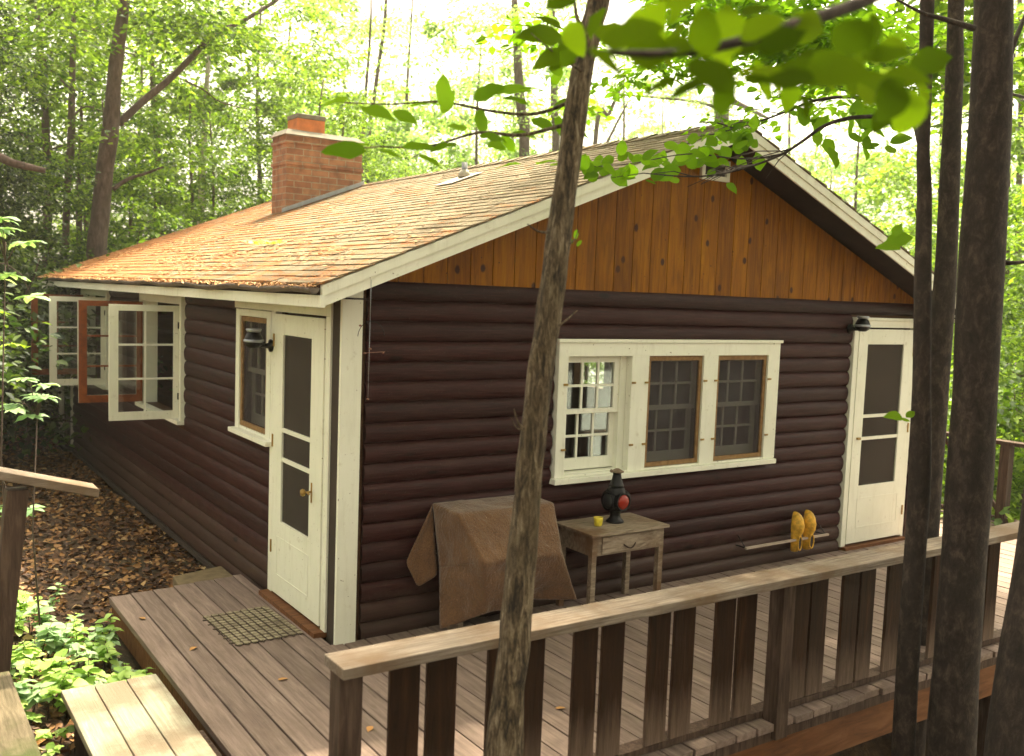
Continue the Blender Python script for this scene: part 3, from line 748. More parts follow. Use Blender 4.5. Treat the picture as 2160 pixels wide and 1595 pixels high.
# ---- casement pairs standing open
for k, (a, b) in enumerate(CAS):
    mb = MB()
    mb.box(-.05, .0, a-.06, a, .92, 2.13); mb.box(-.05, .0, b, b+.06, .92, 2.13); mb.box(-.05, .0, a, b, 2.03, 2.13)
    mb.box(.0, .12, a-.002, a+.012, .96, 2.03); mb.box(.0, .12, b-.012, b+.002, .96, 2.03); mb.box(.0, .12, a, b, 2.018, 2.032)
    cw = mb.build('window', M['white'], cabin, ('casement window pair standing open, the nearer to the door', 'casement window pair standing open, the farther from the door')[k], bevel=.002)
    mb = MB(); mb.box(-.085, .12, a-.08, b+.08, .925, .958); mb.build('sill', M['white'], cw)
    def casement(y, th, m, th2):
        mb = MB(); x0, x1 = -.65, -.035; lo, hi = .975, 2.01; ya, yb = y, y+th
        mb.box(x0, x0+.078, ya, yb, lo, hi); mb.box(x1-.06, x1, ya, yb, lo, hi)
        mb.box(x0+.078, x1-.06, ya, yb, hi-.055, hi); mb.box(x0+.078, x1-.06, ya, yb, lo, lo+.075)
        xm = (x0+x1)/2; mb.box(xm-.009, xm+.009, ya+.003, yb-.003, lo+.075, hi-.055)
        for i in (1, 2):
            z = lo+.065+(hi-.05-lo-.065)*i/3; mb.box(x0+.078, x1-.06, ya+.002, yb-.005, z-.009, z+.009)
        return mb
    casement(a+.012, .02, M['white'], 0).build('sash', M['white'], cw)
    mb = MB(); mb.box(-.60, -.085, a+.018, a+.020, 1.035, 1.965); mb.build('pane', M['glass'], cw)
    # far leaf: stained wood inside, painted outside
    casement(b-.032, .012, M['orange'], 0).build('sash', M['orange'], cw, 'orange varnished inner side of an open casement')
    casement(b-.0195, .012, M['white'], 0).build('sash', M['white'], cw)
    mb = MB(); mb.box(-.60, -.085, b-.028, b-.026, 1.035, 1.965); mb.build('pane', M['glass'], cw)
    mb = MB()
    for z in (1.15, 1.8): MB().box(-.06, -.03, a+.0, a+.011, z, z+.06).build('hinge', M['dark_iron'], cw)
# ---- wall lamps
def lamp(T, label):
    mb = MB(); rot = T
    mb.lathe([(.045, 0), (.045, .012), (.02, .02), (.016, .05)], 16, (0, 0, 0), rot)
    mb.tube([rot @ Vector(p) for p in ((0, 0, .04), (0, -.0, .09), (.0, .02, .13))], .014, 8)
    l = mb.build('wall_lamp', M['dark_iron'], cabin, label)
    mb = MB(); m2 = rot @ Matrix.Translation((0, .045, .13)) @ Matrix.Rotation(math.pi/2, 4, 'X')
    mb.lathe([(.012, -.055), (.045, -.045), (.062, -.01), (.066, .02), (.055, .045), (.03, .062)], 20, (0, 0, 0), m2)
    mb.build('lamp_shade', M['dark_iron'], l)
    mb = MB(); mb.lathe([(.066, .0), (.070, .006), (.070, .016), (.066, .02)], 20, (0, 0, 0), m2); mb.build('lamp_ring', M['steel'], l)
    mb = MB(); mb.lathe([(.05, -.075), (.055, -.07), (.045, -.05)], 16, (0, 0, 0), m2); mb.build('lamp_cap', M['steel'], l)
    return l
lamp(Matrix.Translation((-.052, 1.12, 1.80)) @ Matrix.Rotation(-math.pi/2, 4, 'Y') @ Matrix.Rotation(-math.pi/2, 4, 'Z'), 'dark wall lamp on the casing left of the corner door')
lamp(Matrix.Translation((4.885, -.034, 2.03)) @ Matrix.Rotation(math.pi/2, 4, 'X'), 'dark wall lamp beside the head of the right door')

# ------------------------------------------------------------------ deck
deck = empty('deck', (0, 0, 0), 0, 'weathered grey-brown plank deck wrapping round the cabin corner', 'deck')
mb = MB(); x = -1.05; BW = .1525
i = 0
while x < 7.5:
    a, b = x, x+BW-.011
    jj = R.uniform(-.008, .008); h = R.uniform(-.0015, .0015)
    if b < -.02: y1 = 1.62+.13*(a+.4)+R.uniform(-.01, .01)
    elif b < .13: y1 = -.045 if b > .0 else 1.62
    elif a < W+.03: y1 = -.045
    else: y1 = 2.2
    if a < 0 < b:   # board cut round the corner
        mb.box(a, -.07, -.04, 1.66, -.04+h, h)
    mb.box(a, b, -2.215+jj, y1, -.04+h, h)
    x += BW; i += 1
mb.build('decking', M['deck'], deck, bevel=.0025)
mb = MB(); mb.box(-1.02, 7.46, -2.195, -2.15, -.31, -.10); mb.box(-1.04, -1.0, -2.15, 1.5, -.2, -.045); mb.build('fascia_board', M['fascia'], deck)
mb = MB(); mb.box(-1.03, 7.48, -2.205, -2.12, -.098, -.044); mb.build('ledger', M['post'], deck)
for yy in (-1.45, -.7, -.1):
    mb = MB(); mb.box(-.98, 7.4, yy, yy+.05, -.25, -.045); mb.build('joist', M['dark'], deck)
for xx in (-.9, 1.5, 4.0, 6.6):
    mb = MB(); mb.box(xx, xx+.12, -2.05, -1.93, gz(xx, -2)-.3, -.25); mb.build('support_post', M['post'], deck)

rail = empty('deck_railing', (0, -2.15, 0), 0, 'long front deck railing of paired upright boards under a flat cap', 'railing')
off = (0, -2.15, 0)
mb = MB(); vs = []
n_ = 70
for i in range(n_+1):
    xx = -1.02+8.5*i/n_; s_ = .004*noise.noise(Vector((xx*.8, 0, 1)))
    for (yy, zz) in ((-2.125, .822), (-2.305, .822), (-2.305, .778), (-2.125, .778)): vs.append((xx, yy+s_, zz+s_*.7))
mb.add(vs, [(i*4+j, (i+1)*4+j, (i+1)*4+(j+1) % 4, i*4+(j+1) % 4) for i in range(n_) for j in range(4)]+[(0, 1, 2, 3), (n_*4+3, n_*4+2, n_*4+1, n_*4)])
mb.build('cap_rail', M['rail'], rail, off=off, bevel=.004)
mb = MB(); mb.box(-.93, 7.4, -2.135, -2.05, .006, .042); mb.build('bottom_rail', M['post'], rail, off=off, bevel=.003)
for xx in (-1.0, 1.51, 4.05, 6.55):
    mb = MB(); mb.box(xx, xx+.095, -2.235, -2.14, -.085 if xx > -1 else -.28, .776); p = mb.build('post', M['post'], rail, off=off, bevel=.003)
starts = [-.74, -.57, -.27, -.105, .20, .37, .66, .825, 1.115, 1.285, 1.71, 1.865, 2.135, 2.295]
x = 2.57
while x < 7.2:
    if not (3.98 < x+.07 < 4.2 or 6.45 < x+.07 < 6.7): starts += [x, x+.165]
    x += .46
for xx in starts:
    mb = MB(); j1, j2 = R.uniform(-.004, .004), R.uniform(-.004, .004)
    mb.box(xx+.003, xx+.140+R.uniform(-.006, .004), -2.138+j1, -2.116+j1, .046, .776)
    mb.build('baluster', M['baluster'], rail, off=off, bevel=.003)
# far end railing
er = empty('deck_railing', (7.45, 0, 0), 0, 'open railing with a diagonal brace at the far right end of the deck', 'railing')
off = (7.45, 0, 0)
mb = MB(); mb.box(7.38, 7.52, -2.1, 2.2, .85, .89); mb.build('cap_rail', M['post'], er, off=off)
mb = MB(); mb.box(7.42, 7.48, -2.1, 2.2, .03, .08); mb.build('bottom_rail', M['post'], er, off=off)
for yy in (-2.0, -.95, -.22, .58, 1.4, 2.1):
    mb = MB(); mb.box(7.40, 7.50, yy, yy+.1, -.3, .85); mb.build('post', M['post'], er, off=off)
mb = MB(); mb.tube([(7.44, -.2, .08), (7.44, .55, .84)], .03, 4, smooth=False); mb.build('brace', M['post'], er, off=off)

# stepping slab at the end of the deck
mb = MB(); mb.prism([(-.50, 1.63), (-.46, 2.12), (-.04, 2.24), (-.04, 1.63)], -.16, -.085, 'z')
tag(mb.build('stepping_slab', plain('mossy_board', (.17, .125, .065), .9, .35, 12), bevel=.01), 'low mossy tan slab beyond the far end of the side deck', 'step')

# stairs up the bank
st = empty('steps', (-1.6, -.9, 0), 0, 'pale sunlit plank steps climbing the bank beside the deck', 'steps')
off = (-1.6, -.9, 0)
for k, (x0, x1, z) in enumerate(((-1.66, -1.19, .14), (-2.35, -1.89, .30), (-2.95, -2.45, .52))):
    mb = MB(); n3 = 3; ww = (x1-x0)/n3
    ya = (-.33, -.36, -.5)[k]
    for q in range(n3): mb.box(x0+q*ww, x0+(q+1)*ww-.006, -1.75, ya+R.uniform(-.02, .02), z-.04, z)
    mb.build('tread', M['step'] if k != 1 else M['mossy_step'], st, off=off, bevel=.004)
    mb = MB(); mb.box(x0+.03, x1-.03, -1.7, -1.65, z-.45, z-.045); mb.box(x0+.03, x1-.03, -.55, -.5, z-.3, z-.045); mb.build('riser_block', M['post'], st, off=off)
mb = MB(); mb.box(-1.175, -1.07, -1.9, -.75, -.12, -.03); mb.build('stringer', M['post'], st, off=off)
hr = empty('handrail', (-1.85, -.2, .15), 0, 'wooden stair handrail on a square post among the plants', 'handrail')
off = (-1.85, -.2, .15)
mb = MB(); mb.box(-1.885, -1.785, -.22, -.12, .02, 1.165); mb.v = [(x-.10*(1.165-z), y, z) for x, y, z in mb.v]; mb.build('post', M['post'], hr, off=off, bevel=.004)
mb = MB()
a, b = Vector((-3.4, -.19, 1.62)), Vector((-1.50, -.19, 1.165)); b2 = at_y(203, 1036, -.19); a2 = at_y(0, 1000, -.19)
dd = (a2-b2); a = b2+dd*4
for yo in ((-.26, -.10),):
    vs = []
    for p in (a, b2):
        for (yy, zz) in ((-.265, .0), (-.105, .0), (-.105, .045), (-.265, .045)): vs.append((p.x, yy, p.z+zz-.02))
    mb.add(vs, [(0, 1, 5, 4), (1, 2, 6, 5), (2, 3, 7, 6), (3, 0, 4, 7), (0, 3, 2, 1), (4, 5, 6, 7)])
mb.build('cap_rail', M['rail'], hr, off=off, bevel=.004)

# ------------------------------------------------------------------ things on the deck
# old table
tb = empty('side_table', (2.0, -.3, 0), 0, 'small weathered wooden table with one drawer under the window', 'table')
off = (2.0, -.3, 0)
mb = MB(); mb.box(1.63, 1.945, -.50, -.31, .592, .612); mb.box(1.63, 2.345, -.308, -.06, .591, .6115); mb.box(1.947, 2.345, -.50, -.31, .592, .6125); mb.build('table_top', M['oldwood'], tb, off=off, bevel=.003)
mb = MB(); mb.box(1.68, 2.30, -.098, -.08, .45, .59); mb.box(1.66, 1.678, -.45, -.098, .45, .59); mb.box(2.302, 2.32, -.45, -.098, .45, .59); mb.box(1.66, 2.32, -.468, -.451, .45, .59); mb.build('apron', M['oldwood'], tb, off=off)
mb = MB(); mb.box(1.74, 2.24, -.480, -.469, .462, .58); dr = mb.build('drawer', M['oldwood'], tb, off=off, bevel=.003)
mb = MB(); pts = [(1.93+.11*i/10, -.482-.014*math.sin(math.pi*i/10), .512-.028*math.sin(math.pi*i/10)) for i in range(11)]
mb.tube(pts, .005, 8); mb.build('handle', M['post'], dr, off=off)
for xx, yy in ((1.66, -.466), (2.28, -.466), (1.66, -.12), (2.28, -.12)):
    mb = MB(); mb.box(xx, xx+.042, yy, yy+.042, 0, .45); mb.build('leg', M['oldwood'], tb, off=off, bevel=.002)
# draped covered thing
def cover():
    z6 = lambda a, b: (820+a/3.2727, 960+b/3.2727)
    V = lambda a, b, Y: at_y(*z6(a, b), Y)
    BL, FL, FR, BR = Vector((.61, -.09, .845)), Vector((.61, -.40, .842)), Vector((1.38, -.385, .84)), Vector((1.385, -.10, .845))
    L1, R1 = V(655, 742, -.62), V(1205, 678, -.62)
    LM = V(350, 775, -.20)                       # lower back corner of the left face
    L2, R2 = V(672, 1092, -.50), V(1312, 1000, -.62)
    FM = V(1060, 985, -.44)
    E1, E2 = V(352, 1205, -.26), V(672, 1092, -.50)
    P1, P2, P3 = V(118, 742, -.07), V(200, 915, -.10), V(335, 830, -.15)
    mb = MB()
    def patch(p00, p10, p11, p01, nu, nv, puff, fold=0, ph=0, low=None):
        vs = []
        n = (p10-p00).cross(p01-p00).normalized()
        for j in range(nv+1):
            v = j/nv
            for i in range(nu+1):
                u = i/nu; a = p00.lerp(p10, u); b = p01.lerp(p11, u) if low is None else low(u)
                p = a.lerp(b, v)
                e = math.sin(math.pi*u)*math.sin(math.pi*v)
                p += n*(puff*e+fold*math.sin(u*11+ph)*v*math.sin(math.pi*u)+(.022*noise.noise(p*5)+.012*noise.noise(p*13)+.006*noise.noise(p*30))*min(1, 4*e))
                vs.append(p)
        mb.add(vs, [(j*(nu+1)+i, j*(nu+1)+i+1, (j+1)*(nu+1)+i+1, (j+1)*(nu+1)+i) for j in range(nv) for i in range(nu)], True)
    patch(BL, BR, FR, FL, 22, 8, -.012)
    patch(FL, FR, R1, L1, 22, 14, .012, .006, 1)
    def hem(u):
        return L1.lerp(L2, .30).lerp(FM, u/.72) if False else (L2.lerp(FM, u/.75) if u < .75 else FM.lerp(R2, (u-.75)/.25))
    patch(L1, R1, R2, L2, 22, 16, -.015, .03, 2, hem)
    patch(BL, FL, L1, LM, 8, 14, -.02, .01, 0)
    patch(LM, L1, E2, E1, 8, 16, .01, .02, 3)
    patch(BL, BL+Vector((.01, .03, -.02)), P3, P1, 8, 12, .03, 0, 0, lambda u: P1.lerp(P2, u/.5) if u < .5 else P2.lerp(P3, (u-.5)/.5))
    RB = Vector((1.46, -.10, .30)); 
    patch(FR, BR, RB, R1, 8, 14, .01); patch(R1, RB, RB-Vector((0, 0, .15)), R2, 8, 16, .01, .01)
    return mb
o = cover().build('cloth_cover', M['cloth'], off=(1.0, -.25, 0)); o.location = (1.0, -.25, 0)
wl = o.modifiers.new('weld', 'WELD'); wl.merge_threshold = .002
sb = o.modifiers.new('sm', 'SUBSURF'); sb.levels = 1; sb.render_levels = 1
md = o.modifiers.new('solid', 'SOLIDIFY'); md.thickness = .005; md.offset = 0
tag(o, 'brown canvas cover draped over a boxy table by the wall', 'cover')
ct = empty('covered_table', (1.0, -.25, 0), 0, 'table hidden under the brown canvas cover', 'table')
mb = MB(); mb.box(.63, 1.365, -.385, -.115, .80, .828); mb.build('table_top', M['oldwood'], ct, off=(1.0, -.25, 0))
for xx, yy in ((.72, -.27), (1.27, -.27), (.72, -.16), (1.27, -.16)):
    mb = MB(); mb.box(xx, xx+.04, yy, yy+.04, 0, .80); mb.build('leg', M['oldwood'], ct, off=(1.0, -.25, 0))
mb = MB(); mb.box(.72, 1.30, -.52, -.20, .54, .56); mb.build('shelf', M['oldwood'], ct, off=(1.0, -.25, 0))
# railway lantern
lt = empty('lantern', (2.03, -.26, .613), .0, 'black four-lens signal lantern with a red lens on the small table', 'lantern')
mb = MB()
mb.lathe([(.062, 0), (.066, .008), (.055, .02), (.040, .035), (.037, .06), (.042, .075), (.045, .085)], 24)
mb.lathe([(.05, .085), (.066, .10), (.068, .22), (.062, .245), (.05, .262)], 24)
mb.lathe([(.052, .262), (.054, .27), (.05, .277), (.046, .285), (.036, .315), (.03, .345), (.029, .36)], 24)
mb.build('body', M['dark_iron'], lt)
mb = MB(); mb.lathe([(.030, .36), (.048, .366), (.05, .372), (.03, .382), (.012, .392)], 20); mb.tube([(-.05, 0, .375), (-.06, 0, .38)], .012, 8); mb.build('cap', M['oldwood'], lt)
for ang, mm in ((-88, 'redlens'), (-178, 'bluelens'), (92, 'bluelens'), (2, 'redlens')):
    a = math.radians(ang); m3 = Matrix.Rotation(a, 4, 'Z') @ Matrix.Translation((.05, 0, .16)) @ Matrix.Rotation(math.pi/2, 4, 'Y')
    mb = MB(); mb.lathe([(.058, -.01), (.064, .02), (.068, .034), (.062, .038), (.056, .030)], 24, (0, 0, 0), m3); b_ = mb.build('lens_hood', M['dark_iron'], lt)
    mb = MB(); mb.lathe([(.056, .028), (.046, .037), (.026, .044), (.004, .047)], 24, (0, 0, 0), m3); mb.build('lens', M[mm], b_)
# yellow cup
cp = empty('cup', (1.84, -.30, .613), .5, 'small yellow glazed cup beside the lantern', 'cup')
mb = MB(); mb.lathe([(.022, 0), (.027, .003), (.030, .02), (.033, .05), (.0345, .062), (.031, .062), (.029, .05), (.026, .01), (.003, .008)], 24); mb.build('bowl', M['cup'], cp)
mb = MB(); mb.tube([(.031+.022*math.sin(math.pi*i/10), 0, .014+.036*i/10) for i in range(11)], .006, 8); mb.build('handle', M['cup_handle'], cp)
# boot rail + clogs
sh_ = empty('shoe_rack', (4.1, -.03, .2), 0, 'thin wall rail low on the log wall left of the right door', 'rack')
mb = MB(); mb.box(3.57, 4.63, -.150, -.128, .195, .212); mb.build('rail', plain('pale_rail', (.45, .36, .30), .6, .2), sh_, off=(4.1, -.03, .2))
for xx in (3.58, 4.61):
    mb = MB(); mb.tube([(xx, -.14, .203), (xx, -.02, .203)], .006, 8); mb.tube([(xx, -.13, .20), (xx, -.025, .30)], .004, 6); mb.build('bracket', M['dark_iron'], sh_, off=(4.1, -.03, .2))
def clog(x, rz, label):
    c = empty('clog', (x-.115, -.105, .09), rz, label, 'clog', 'wooden clogs hung on the low wall rail')
    # sole faces the wall; toe up. section rings along z: (z, half width, front(-y), back)
    secs = [(0, .012, -.015, .012), (.008, .032, -.040, .022), (.04, .040, -.052, .025), (.09, .040, -.055, .025), (.14, .046, -.058, .022), (.19, .054, -.085, .020), (.24, .055, -.090, .022), (.29, .046, -.078, .028), (.325, .032, -.058, .032), (.345, .016, -.032, .030), (.352, .004, -.010, .018)]
    sg = 20; vs = []
    for z, hw, fy, by in secs:
        for k in range(sg):
            a = 2*math.pi*k/sg; cx, sy = math.cos(a), math.sin(a)
            vs.append((hw*cx, (by if sy > 0 else -fy)*sy*(.8 if sy > 0 else 1), z))
    fs = [(i*sg+k, i*sg+(k+1) % sg, (i+1)*sg+(k+1) % sg, (i+1)*sg+k) for i in range(len(secs)-1) for k in range(sg)]
    mb = MB(); mb.add(vs, fs, True); mb.f += [tuple(reversed(range(sg))), tuple((len(secs)-1)*sg+k for k in range(sg))]; mb.sm += [False, False]
    mb.build('upper', M['clog'], c)
    mb = MB(); rim = [(.030*math.cos(t_), -.055-.004, .085+.062*math.sin(t_)) for t_ in [2*math.pi*i/20 for i in range(21)]]
    vs = [(p[0]*.97, p[1]+.002, p[2]) for p in rim[:-1]]; mb.add(vs, [tuple(range(20))]); mb.build('shoe_opening', M['dark'], c)
    mb = MB(); mb.tube(rim, .006, 6, False); mb.build('rim', M['clog'], c)
clog(4.33, .15, 'yellow wooden clog hung toe up on the rail, the left of the pair')
clog(4.49, .05, 'yellow wooden clog hung toe up on the rail, the right of the pair')
# door mat
dm = MB(); nx, ny = 9, 13
a0, a1, b0, b1 = -.60, -.15, .20, .83
for i in range(nx):
    for j in range(ny):
        x = a0+(a1-a0)*(i+.5)/nx; y = b0+(b1-b0)*(j+.5)/ny
        o1 = R.uniform(-.003, .003)
        dm.box(x-.018, x+.018, y-.0185, y+.0185, .004, .012+abs(o1))
for i in range(nx): x = a0+(a1-a0)*(i+.5)/nx; dm.box(x-.006, x+.006, b0-.008*(i % 2), b1+.008*(i % 2), .002, .0085)
for j in range(ny): y = b0+(b1-b0)*(j+.5)/ny; dm.box(a0-.02*(j % 2), a1, y-.006, y+.006, .0025, .008)
o = dm.build('door_mat', M['mat'], off=(-.375, .5, 0), bevel=.002); o.location = (-.375, .5, 0); o.rotation_euler = (0, 0, .04)
tag(o, 'woven tan door mat on the deck before the corner door', 'mat')
# hanging wind ornament
hx, hy = .165, YF+.012
wo = empty('wind_ornament', (hx, hy, 2.2), 0, 'thin wire wind ornament hanging from the rake by the corner', 'ornament')
off = (hx, hy, 2.2)
pp = lambda px, py: at_y(px, py, hy)
mb = MB(); mb.tube([pp(783, 590), pp(781, 670)], .0018, 6); mb.tube([pp(781, 670), pp(776, 842)], .0014, 6); mb.build('chain', M['steel'], wo, off=off)
mb = MB(); c = pp(783, 712); mb.tube([c+Vector((.085*math.cos(t_), 0, .095*math.sin(t_))) for t_ in [math.pi*(.02+i/16*.96) for i in range(17)]], .002, 6); mb.build('hoop', M['dark_iron'], wo, off=off)
mb = MB()
for px, py in ((770, 745), (808, 744), (781, 736), (776, 842), (760, 687)):
    c = pp(px, py); mb.lathe([(.001, -.006), (.008, -.003), (.008, .003), (.001, .006)], 10, tuple(c))
mb.tube([pp(765, 745), pp(812, 742)], .002, 6); mb.build('charm', plain('copper', (.25, .12, .08), .5, .2, 20, .4), wo, off=off)
# lamps seen through the middle window
for i, (xx, lab) in enumerate(((2.98, 'left'), (3.28, 'right'))):
    tl = empty('table_lamp', (xx, .55, 0), 0, 'white lamp globe inside the room, the %s of two behind the middle window' % lab, 'lamp', 'white lamps inside the cabin')
    mb = MB(); mb.lathe([(.01, .98), (.04, 1.0), (.06, 1.04), (.055, 1.08), (.03, 1.10)], 16); mb.build('lamp_shade', plain('white_shade', (.75, .72, .7), .6, .05), tl)
    mb = MB(); mb.lathe([(.06, .0), (.06, .02), (.012, .05), (.012, .98)], 12); mb.build('stand', M['dark_iron'], tl)

# ------------------------------------------------------------------ foliage builders
def leaf_shape(n):
    """outline of an ovate leaf (length 1 along +x, half width ~.3) as left/right halves folded on the midrib"""
    if n == 2: return [(0, 0), (.45, .30), (1, 0), (.45, -.30)]
    return None
def np_leaves(name, pts, dirs, ups, sizes, material, parent=None, wide=.30, fold=.12, detail=False):
    """pts,dirs,ups: (n,3) arrays. One leaf each: 6 vertices, two quads (detail: 14 vertices, 12 faces)."""
    pts = np.asarray(pts, float); d = np.asarray(dirs, float); u = np.asarray(ups, float); s = np.asarray(sizes, float)[:, None]
    d /= np.linalg.norm(d, axis=1, keepdims=True)+1e-9
    side = np.cross(u, d); side /= np.linalg.norm(side, axis=1, keepdims=True)+1e-9
    up = np.cross(d, side); n = len(pts)
    if detail:
        T = [0, .12, .3, .5, .7, .87, 1.0]; Wd = [0, .62, .98, 1.0, .80, .42, 0]; H = [0, .0, .02, .02, 0, -.04, -.10]
        rows = []
        for t_, w_, h_ in zip(T, Wd, H): rows.append((t_, 0, h_))
        for sg in (1, -1):
            for t_, w_, h_ in list(zip(T, Wd, H))[1:-1]: rows.append((t_-.02, sg*w_*wide, h_+fold*w_*wide))
        rows = np.array(rows); fcs = []
        for sg, b in ((0, 7), (1, 12)):
            fcs.append((0, 1, b, 0))
            for k in range(4): fcs.append((k+1, k+2, b+k+1, b+k))
            fcs.append((5, 6, b+4, 5))
        V = pts[:, None, :]+s[:, :, None]*(rows[None, :, 0:1]*d[:, None, :]+rows[None, :, 1:2]*side[:, None, :]+rows[None, :, 2:3]*up[:, None, :])
        V = V+np.random.default_rng(n).normal(0, .02, V.shape)*s[:, :, None]
        me = bpy.data.meshes.new(name); k = len(rows); allf = []
        tri = [tuple(dict.fromkeys(f)) for f in fcs]; tri = tri[:6]+[f[::-1] for f in tri[6:]]
        idx = []; starts = []; tot = []; c = 0
        for i in range(n):
            for f in tri:
                starts.append(c); tot.append(len(f)); idx += [q+i*k for q in f]; c += len(f)
        me.vertices.add(n*k); me.vertices.foreach_set('co', V.reshape(-1))
        me.loops.add(len(idx)); me.loops.foreach_set('vertex_index', idx)
        me.polygons.add(len(starts)); me.polygons.foreach_set('loop_start', starts); me.polygons.foreach_set('loop_total', tot)
        me.polygons.foreach_set('use_smooth', [True]*len(starts))
    else:
        rows = np.array([(0, 0, 0), (.35, wide, fold*wide*2), (.75, wide*.62, fold*wide), (1, 0, -.05), (.75, -wide*.62, fold*wide), (.35, -wide, fold*wide*2)])
        V = pts[:, None, :]+s[:, :, None]*(rows[None, :, 0:1]*d[:, None, :]+rows[None, :, 1:2]*side[:, None, :]+rows[None, :, 2:3]*up[:, None, :])
        me = bpy.data.meshes.new(name)
        me.vertices.add(n*6); me.vertices.foreach_set('co', V.reshape(-1))
        q = np.array([0, 1, 2, 3, 0, 3, 4, 5]); idx = (np.arange(n)[:, None]*6+q[None, :]).reshape(-1)
        me.loops.add(len(idx)); me.loops.foreach_set('vertex_index', idx.astype('i'))
        me.polygons.add(2*n); me.polygons.foreach_set('loop_start', (np.arange(2*n)*4).astype('i')); me.polygons.foreach_set('loop_total', np.full(2*n, 4, 'i'))
    me.update(calc_edges=True); me.validate()
    me.materials.append(material)
    o = bpy.data.objects.new(name, me); C.objects.link(o)
    if parent: o.parent = parent
    return o
rng = np.random.default_rng(11)
def crown_cloud(n, rad, zlo, zhi, nb, spread, size, flat=.35, hollow=0., shape=1.):
    """leaf clumps: nb horizontal sprays through the crown's volume, leaves scattered in each"""
    c = []
    while len(c) < nb:
        p = rng.uniform(-1, 1, 3)
        if p[0]**2+p[1]**2+abs(p[2])**2.5 < 1 and (p[0]**2+p[1]**2)**.5 > hollow*rng.random(): c.append(p)
    c = np.array(c); zc, zr = (zlo+zhi)/2, (zhi-zlo)/2
    r_at = np.sqrt(np.clip(1-(np.abs(c[:, 2])**2.5)*shape, .1, 1))
    c = c*np.array([rad, rad, zr])+np.array([0, 0, zc])
    wt = rng.gamma(2., 1., nb); wt /= wt.sum()
    k = rng.choice(nb, n, p=wt); sp = spread*(.5+rng.random(nb))
    ang = rng.uniform(0, 2*np.pi, n); rr = np.sqrt(rng.random(n))*sp[k]
    tilt = rng.normal(0, .25, (nb, 2))
    off = np.stack([rr*np.cos(ang), rr*np.sin(ang), np.zeros(n)], 1)
    off[:, 2] = off[:, 0]*tilt[k, 0]+off[:, 1]*tilt[k, 1]-.25*rr**2/np.maximum(sp[k], .1)+rng.normal(0, flat*.25, n)
    p = c[k]+off
    d = np.stack([np.cos(ang+rng.normal(0, .9, n)), np.sin(ang+rng.normal(0, .9, n)), rng.normal(-.35, .35, n)], 1)
    u = np.stack([rng.normal(0, .45, n), rng.normal(0, .45, n), np.ones(n)], 1)
    s = size*rng.uniform(.6, 1.25, n)
    return p, d, u, s, c
def trunk_mesh(H, r0, r1, lean=0., seg=8, wob=.12, limbs=(), seed=0):
    mb = MB(); rr = random.Random(seed); n = 14; ph = rr.uniform(0, 6)
    pts = [Vector((lean*H*(i/n)+wob*math.sin(ph+i*.7)*(i/n), wob*math.cos(ph*2+i*.55)*(i/n), H*i/n-.3*(i == 0))) for i in range(n+1)]
    rad = [r0*(1-i/n)+r1*i/n+(r0*.35 if i == 0 else 0) for i in range(n+1)]
    mb.tube(pts, rad, seg, rough=.1)
    for c in limbs:
        i = max(3, min(n-1, int(n*(c[2]-.12*math.hypot(c[0], c[1]))/H))); b = pts[i]; c = Vector(c)
        mid = b.lerp(c, .5)+Vector((rr.uniform(-.15, .15), rr.uniform(-.15, .15), -.12*(c-b).length+.1))
        r = max(.012, rad[i]*.32); mb.tube([b, b.lerp(mid, .55)+Vector((0, 0, .03)), mid, mid.lerp(c, .6)+Vector((0, 0, .05)), c], [r, r*.85, r*.6, r*.4, r*.18], 5)
    return mb
def make_tree(name, H, r0, rad, zlo, n, nb, spread, size, lm, bm, lean=0, seed=0, nlimb=16, **kw):
    t_ = empty(name, (0, 0, 0)); p, d, u, s, c = crown_cloud(n, rad, zlo, H, nb, spread, size, **kw)
    lim = [tuple(c[i]) for i in rng.choice(len(c), min(nlimb, len(c)), replace=False)]
    trunk_mesh(H*.92, r0, r0*.2, lean, seed=seed, limbs=lim).build('trunk', bm, t_)
    p[:, 0] += lean*p[:, 2]
    np_leaves('crown', p, d, u, s, lm, t_)
    return t_
# prototypes
protos = {
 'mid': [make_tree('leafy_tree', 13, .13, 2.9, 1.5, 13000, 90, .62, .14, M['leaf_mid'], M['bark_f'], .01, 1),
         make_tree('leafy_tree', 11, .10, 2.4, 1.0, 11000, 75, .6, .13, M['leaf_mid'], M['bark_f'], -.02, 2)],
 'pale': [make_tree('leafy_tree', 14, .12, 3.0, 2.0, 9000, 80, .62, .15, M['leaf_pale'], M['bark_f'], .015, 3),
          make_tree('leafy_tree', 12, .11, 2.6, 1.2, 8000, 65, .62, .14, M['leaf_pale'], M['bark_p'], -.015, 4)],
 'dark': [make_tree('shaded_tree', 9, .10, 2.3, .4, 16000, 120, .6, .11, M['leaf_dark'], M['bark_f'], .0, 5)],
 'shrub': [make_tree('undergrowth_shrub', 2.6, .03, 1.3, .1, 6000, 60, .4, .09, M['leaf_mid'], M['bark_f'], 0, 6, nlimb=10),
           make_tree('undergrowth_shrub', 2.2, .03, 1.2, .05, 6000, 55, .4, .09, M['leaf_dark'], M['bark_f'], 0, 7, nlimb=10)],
}
used = set()

def plant(kind, i, x, y, sc, rz, label, group, cat='tree'):
    p = protos[kind][i % len(protos[kind])]
    if p.name in used: o = copy_tree(p)
    else: o = p; used.add(p.name)
    o.location = (x, y, gz(x, y)-.05); o.rotation_euler = (0, 0, rz); o.scale = (sc, sc, sc)
    tag(o, label, cat, group); return o
def polar(az, dist):
    a = math.radians(az); return CAM[0]+dist*math.sin(a), CAM[1]+dist*math.cos(a)
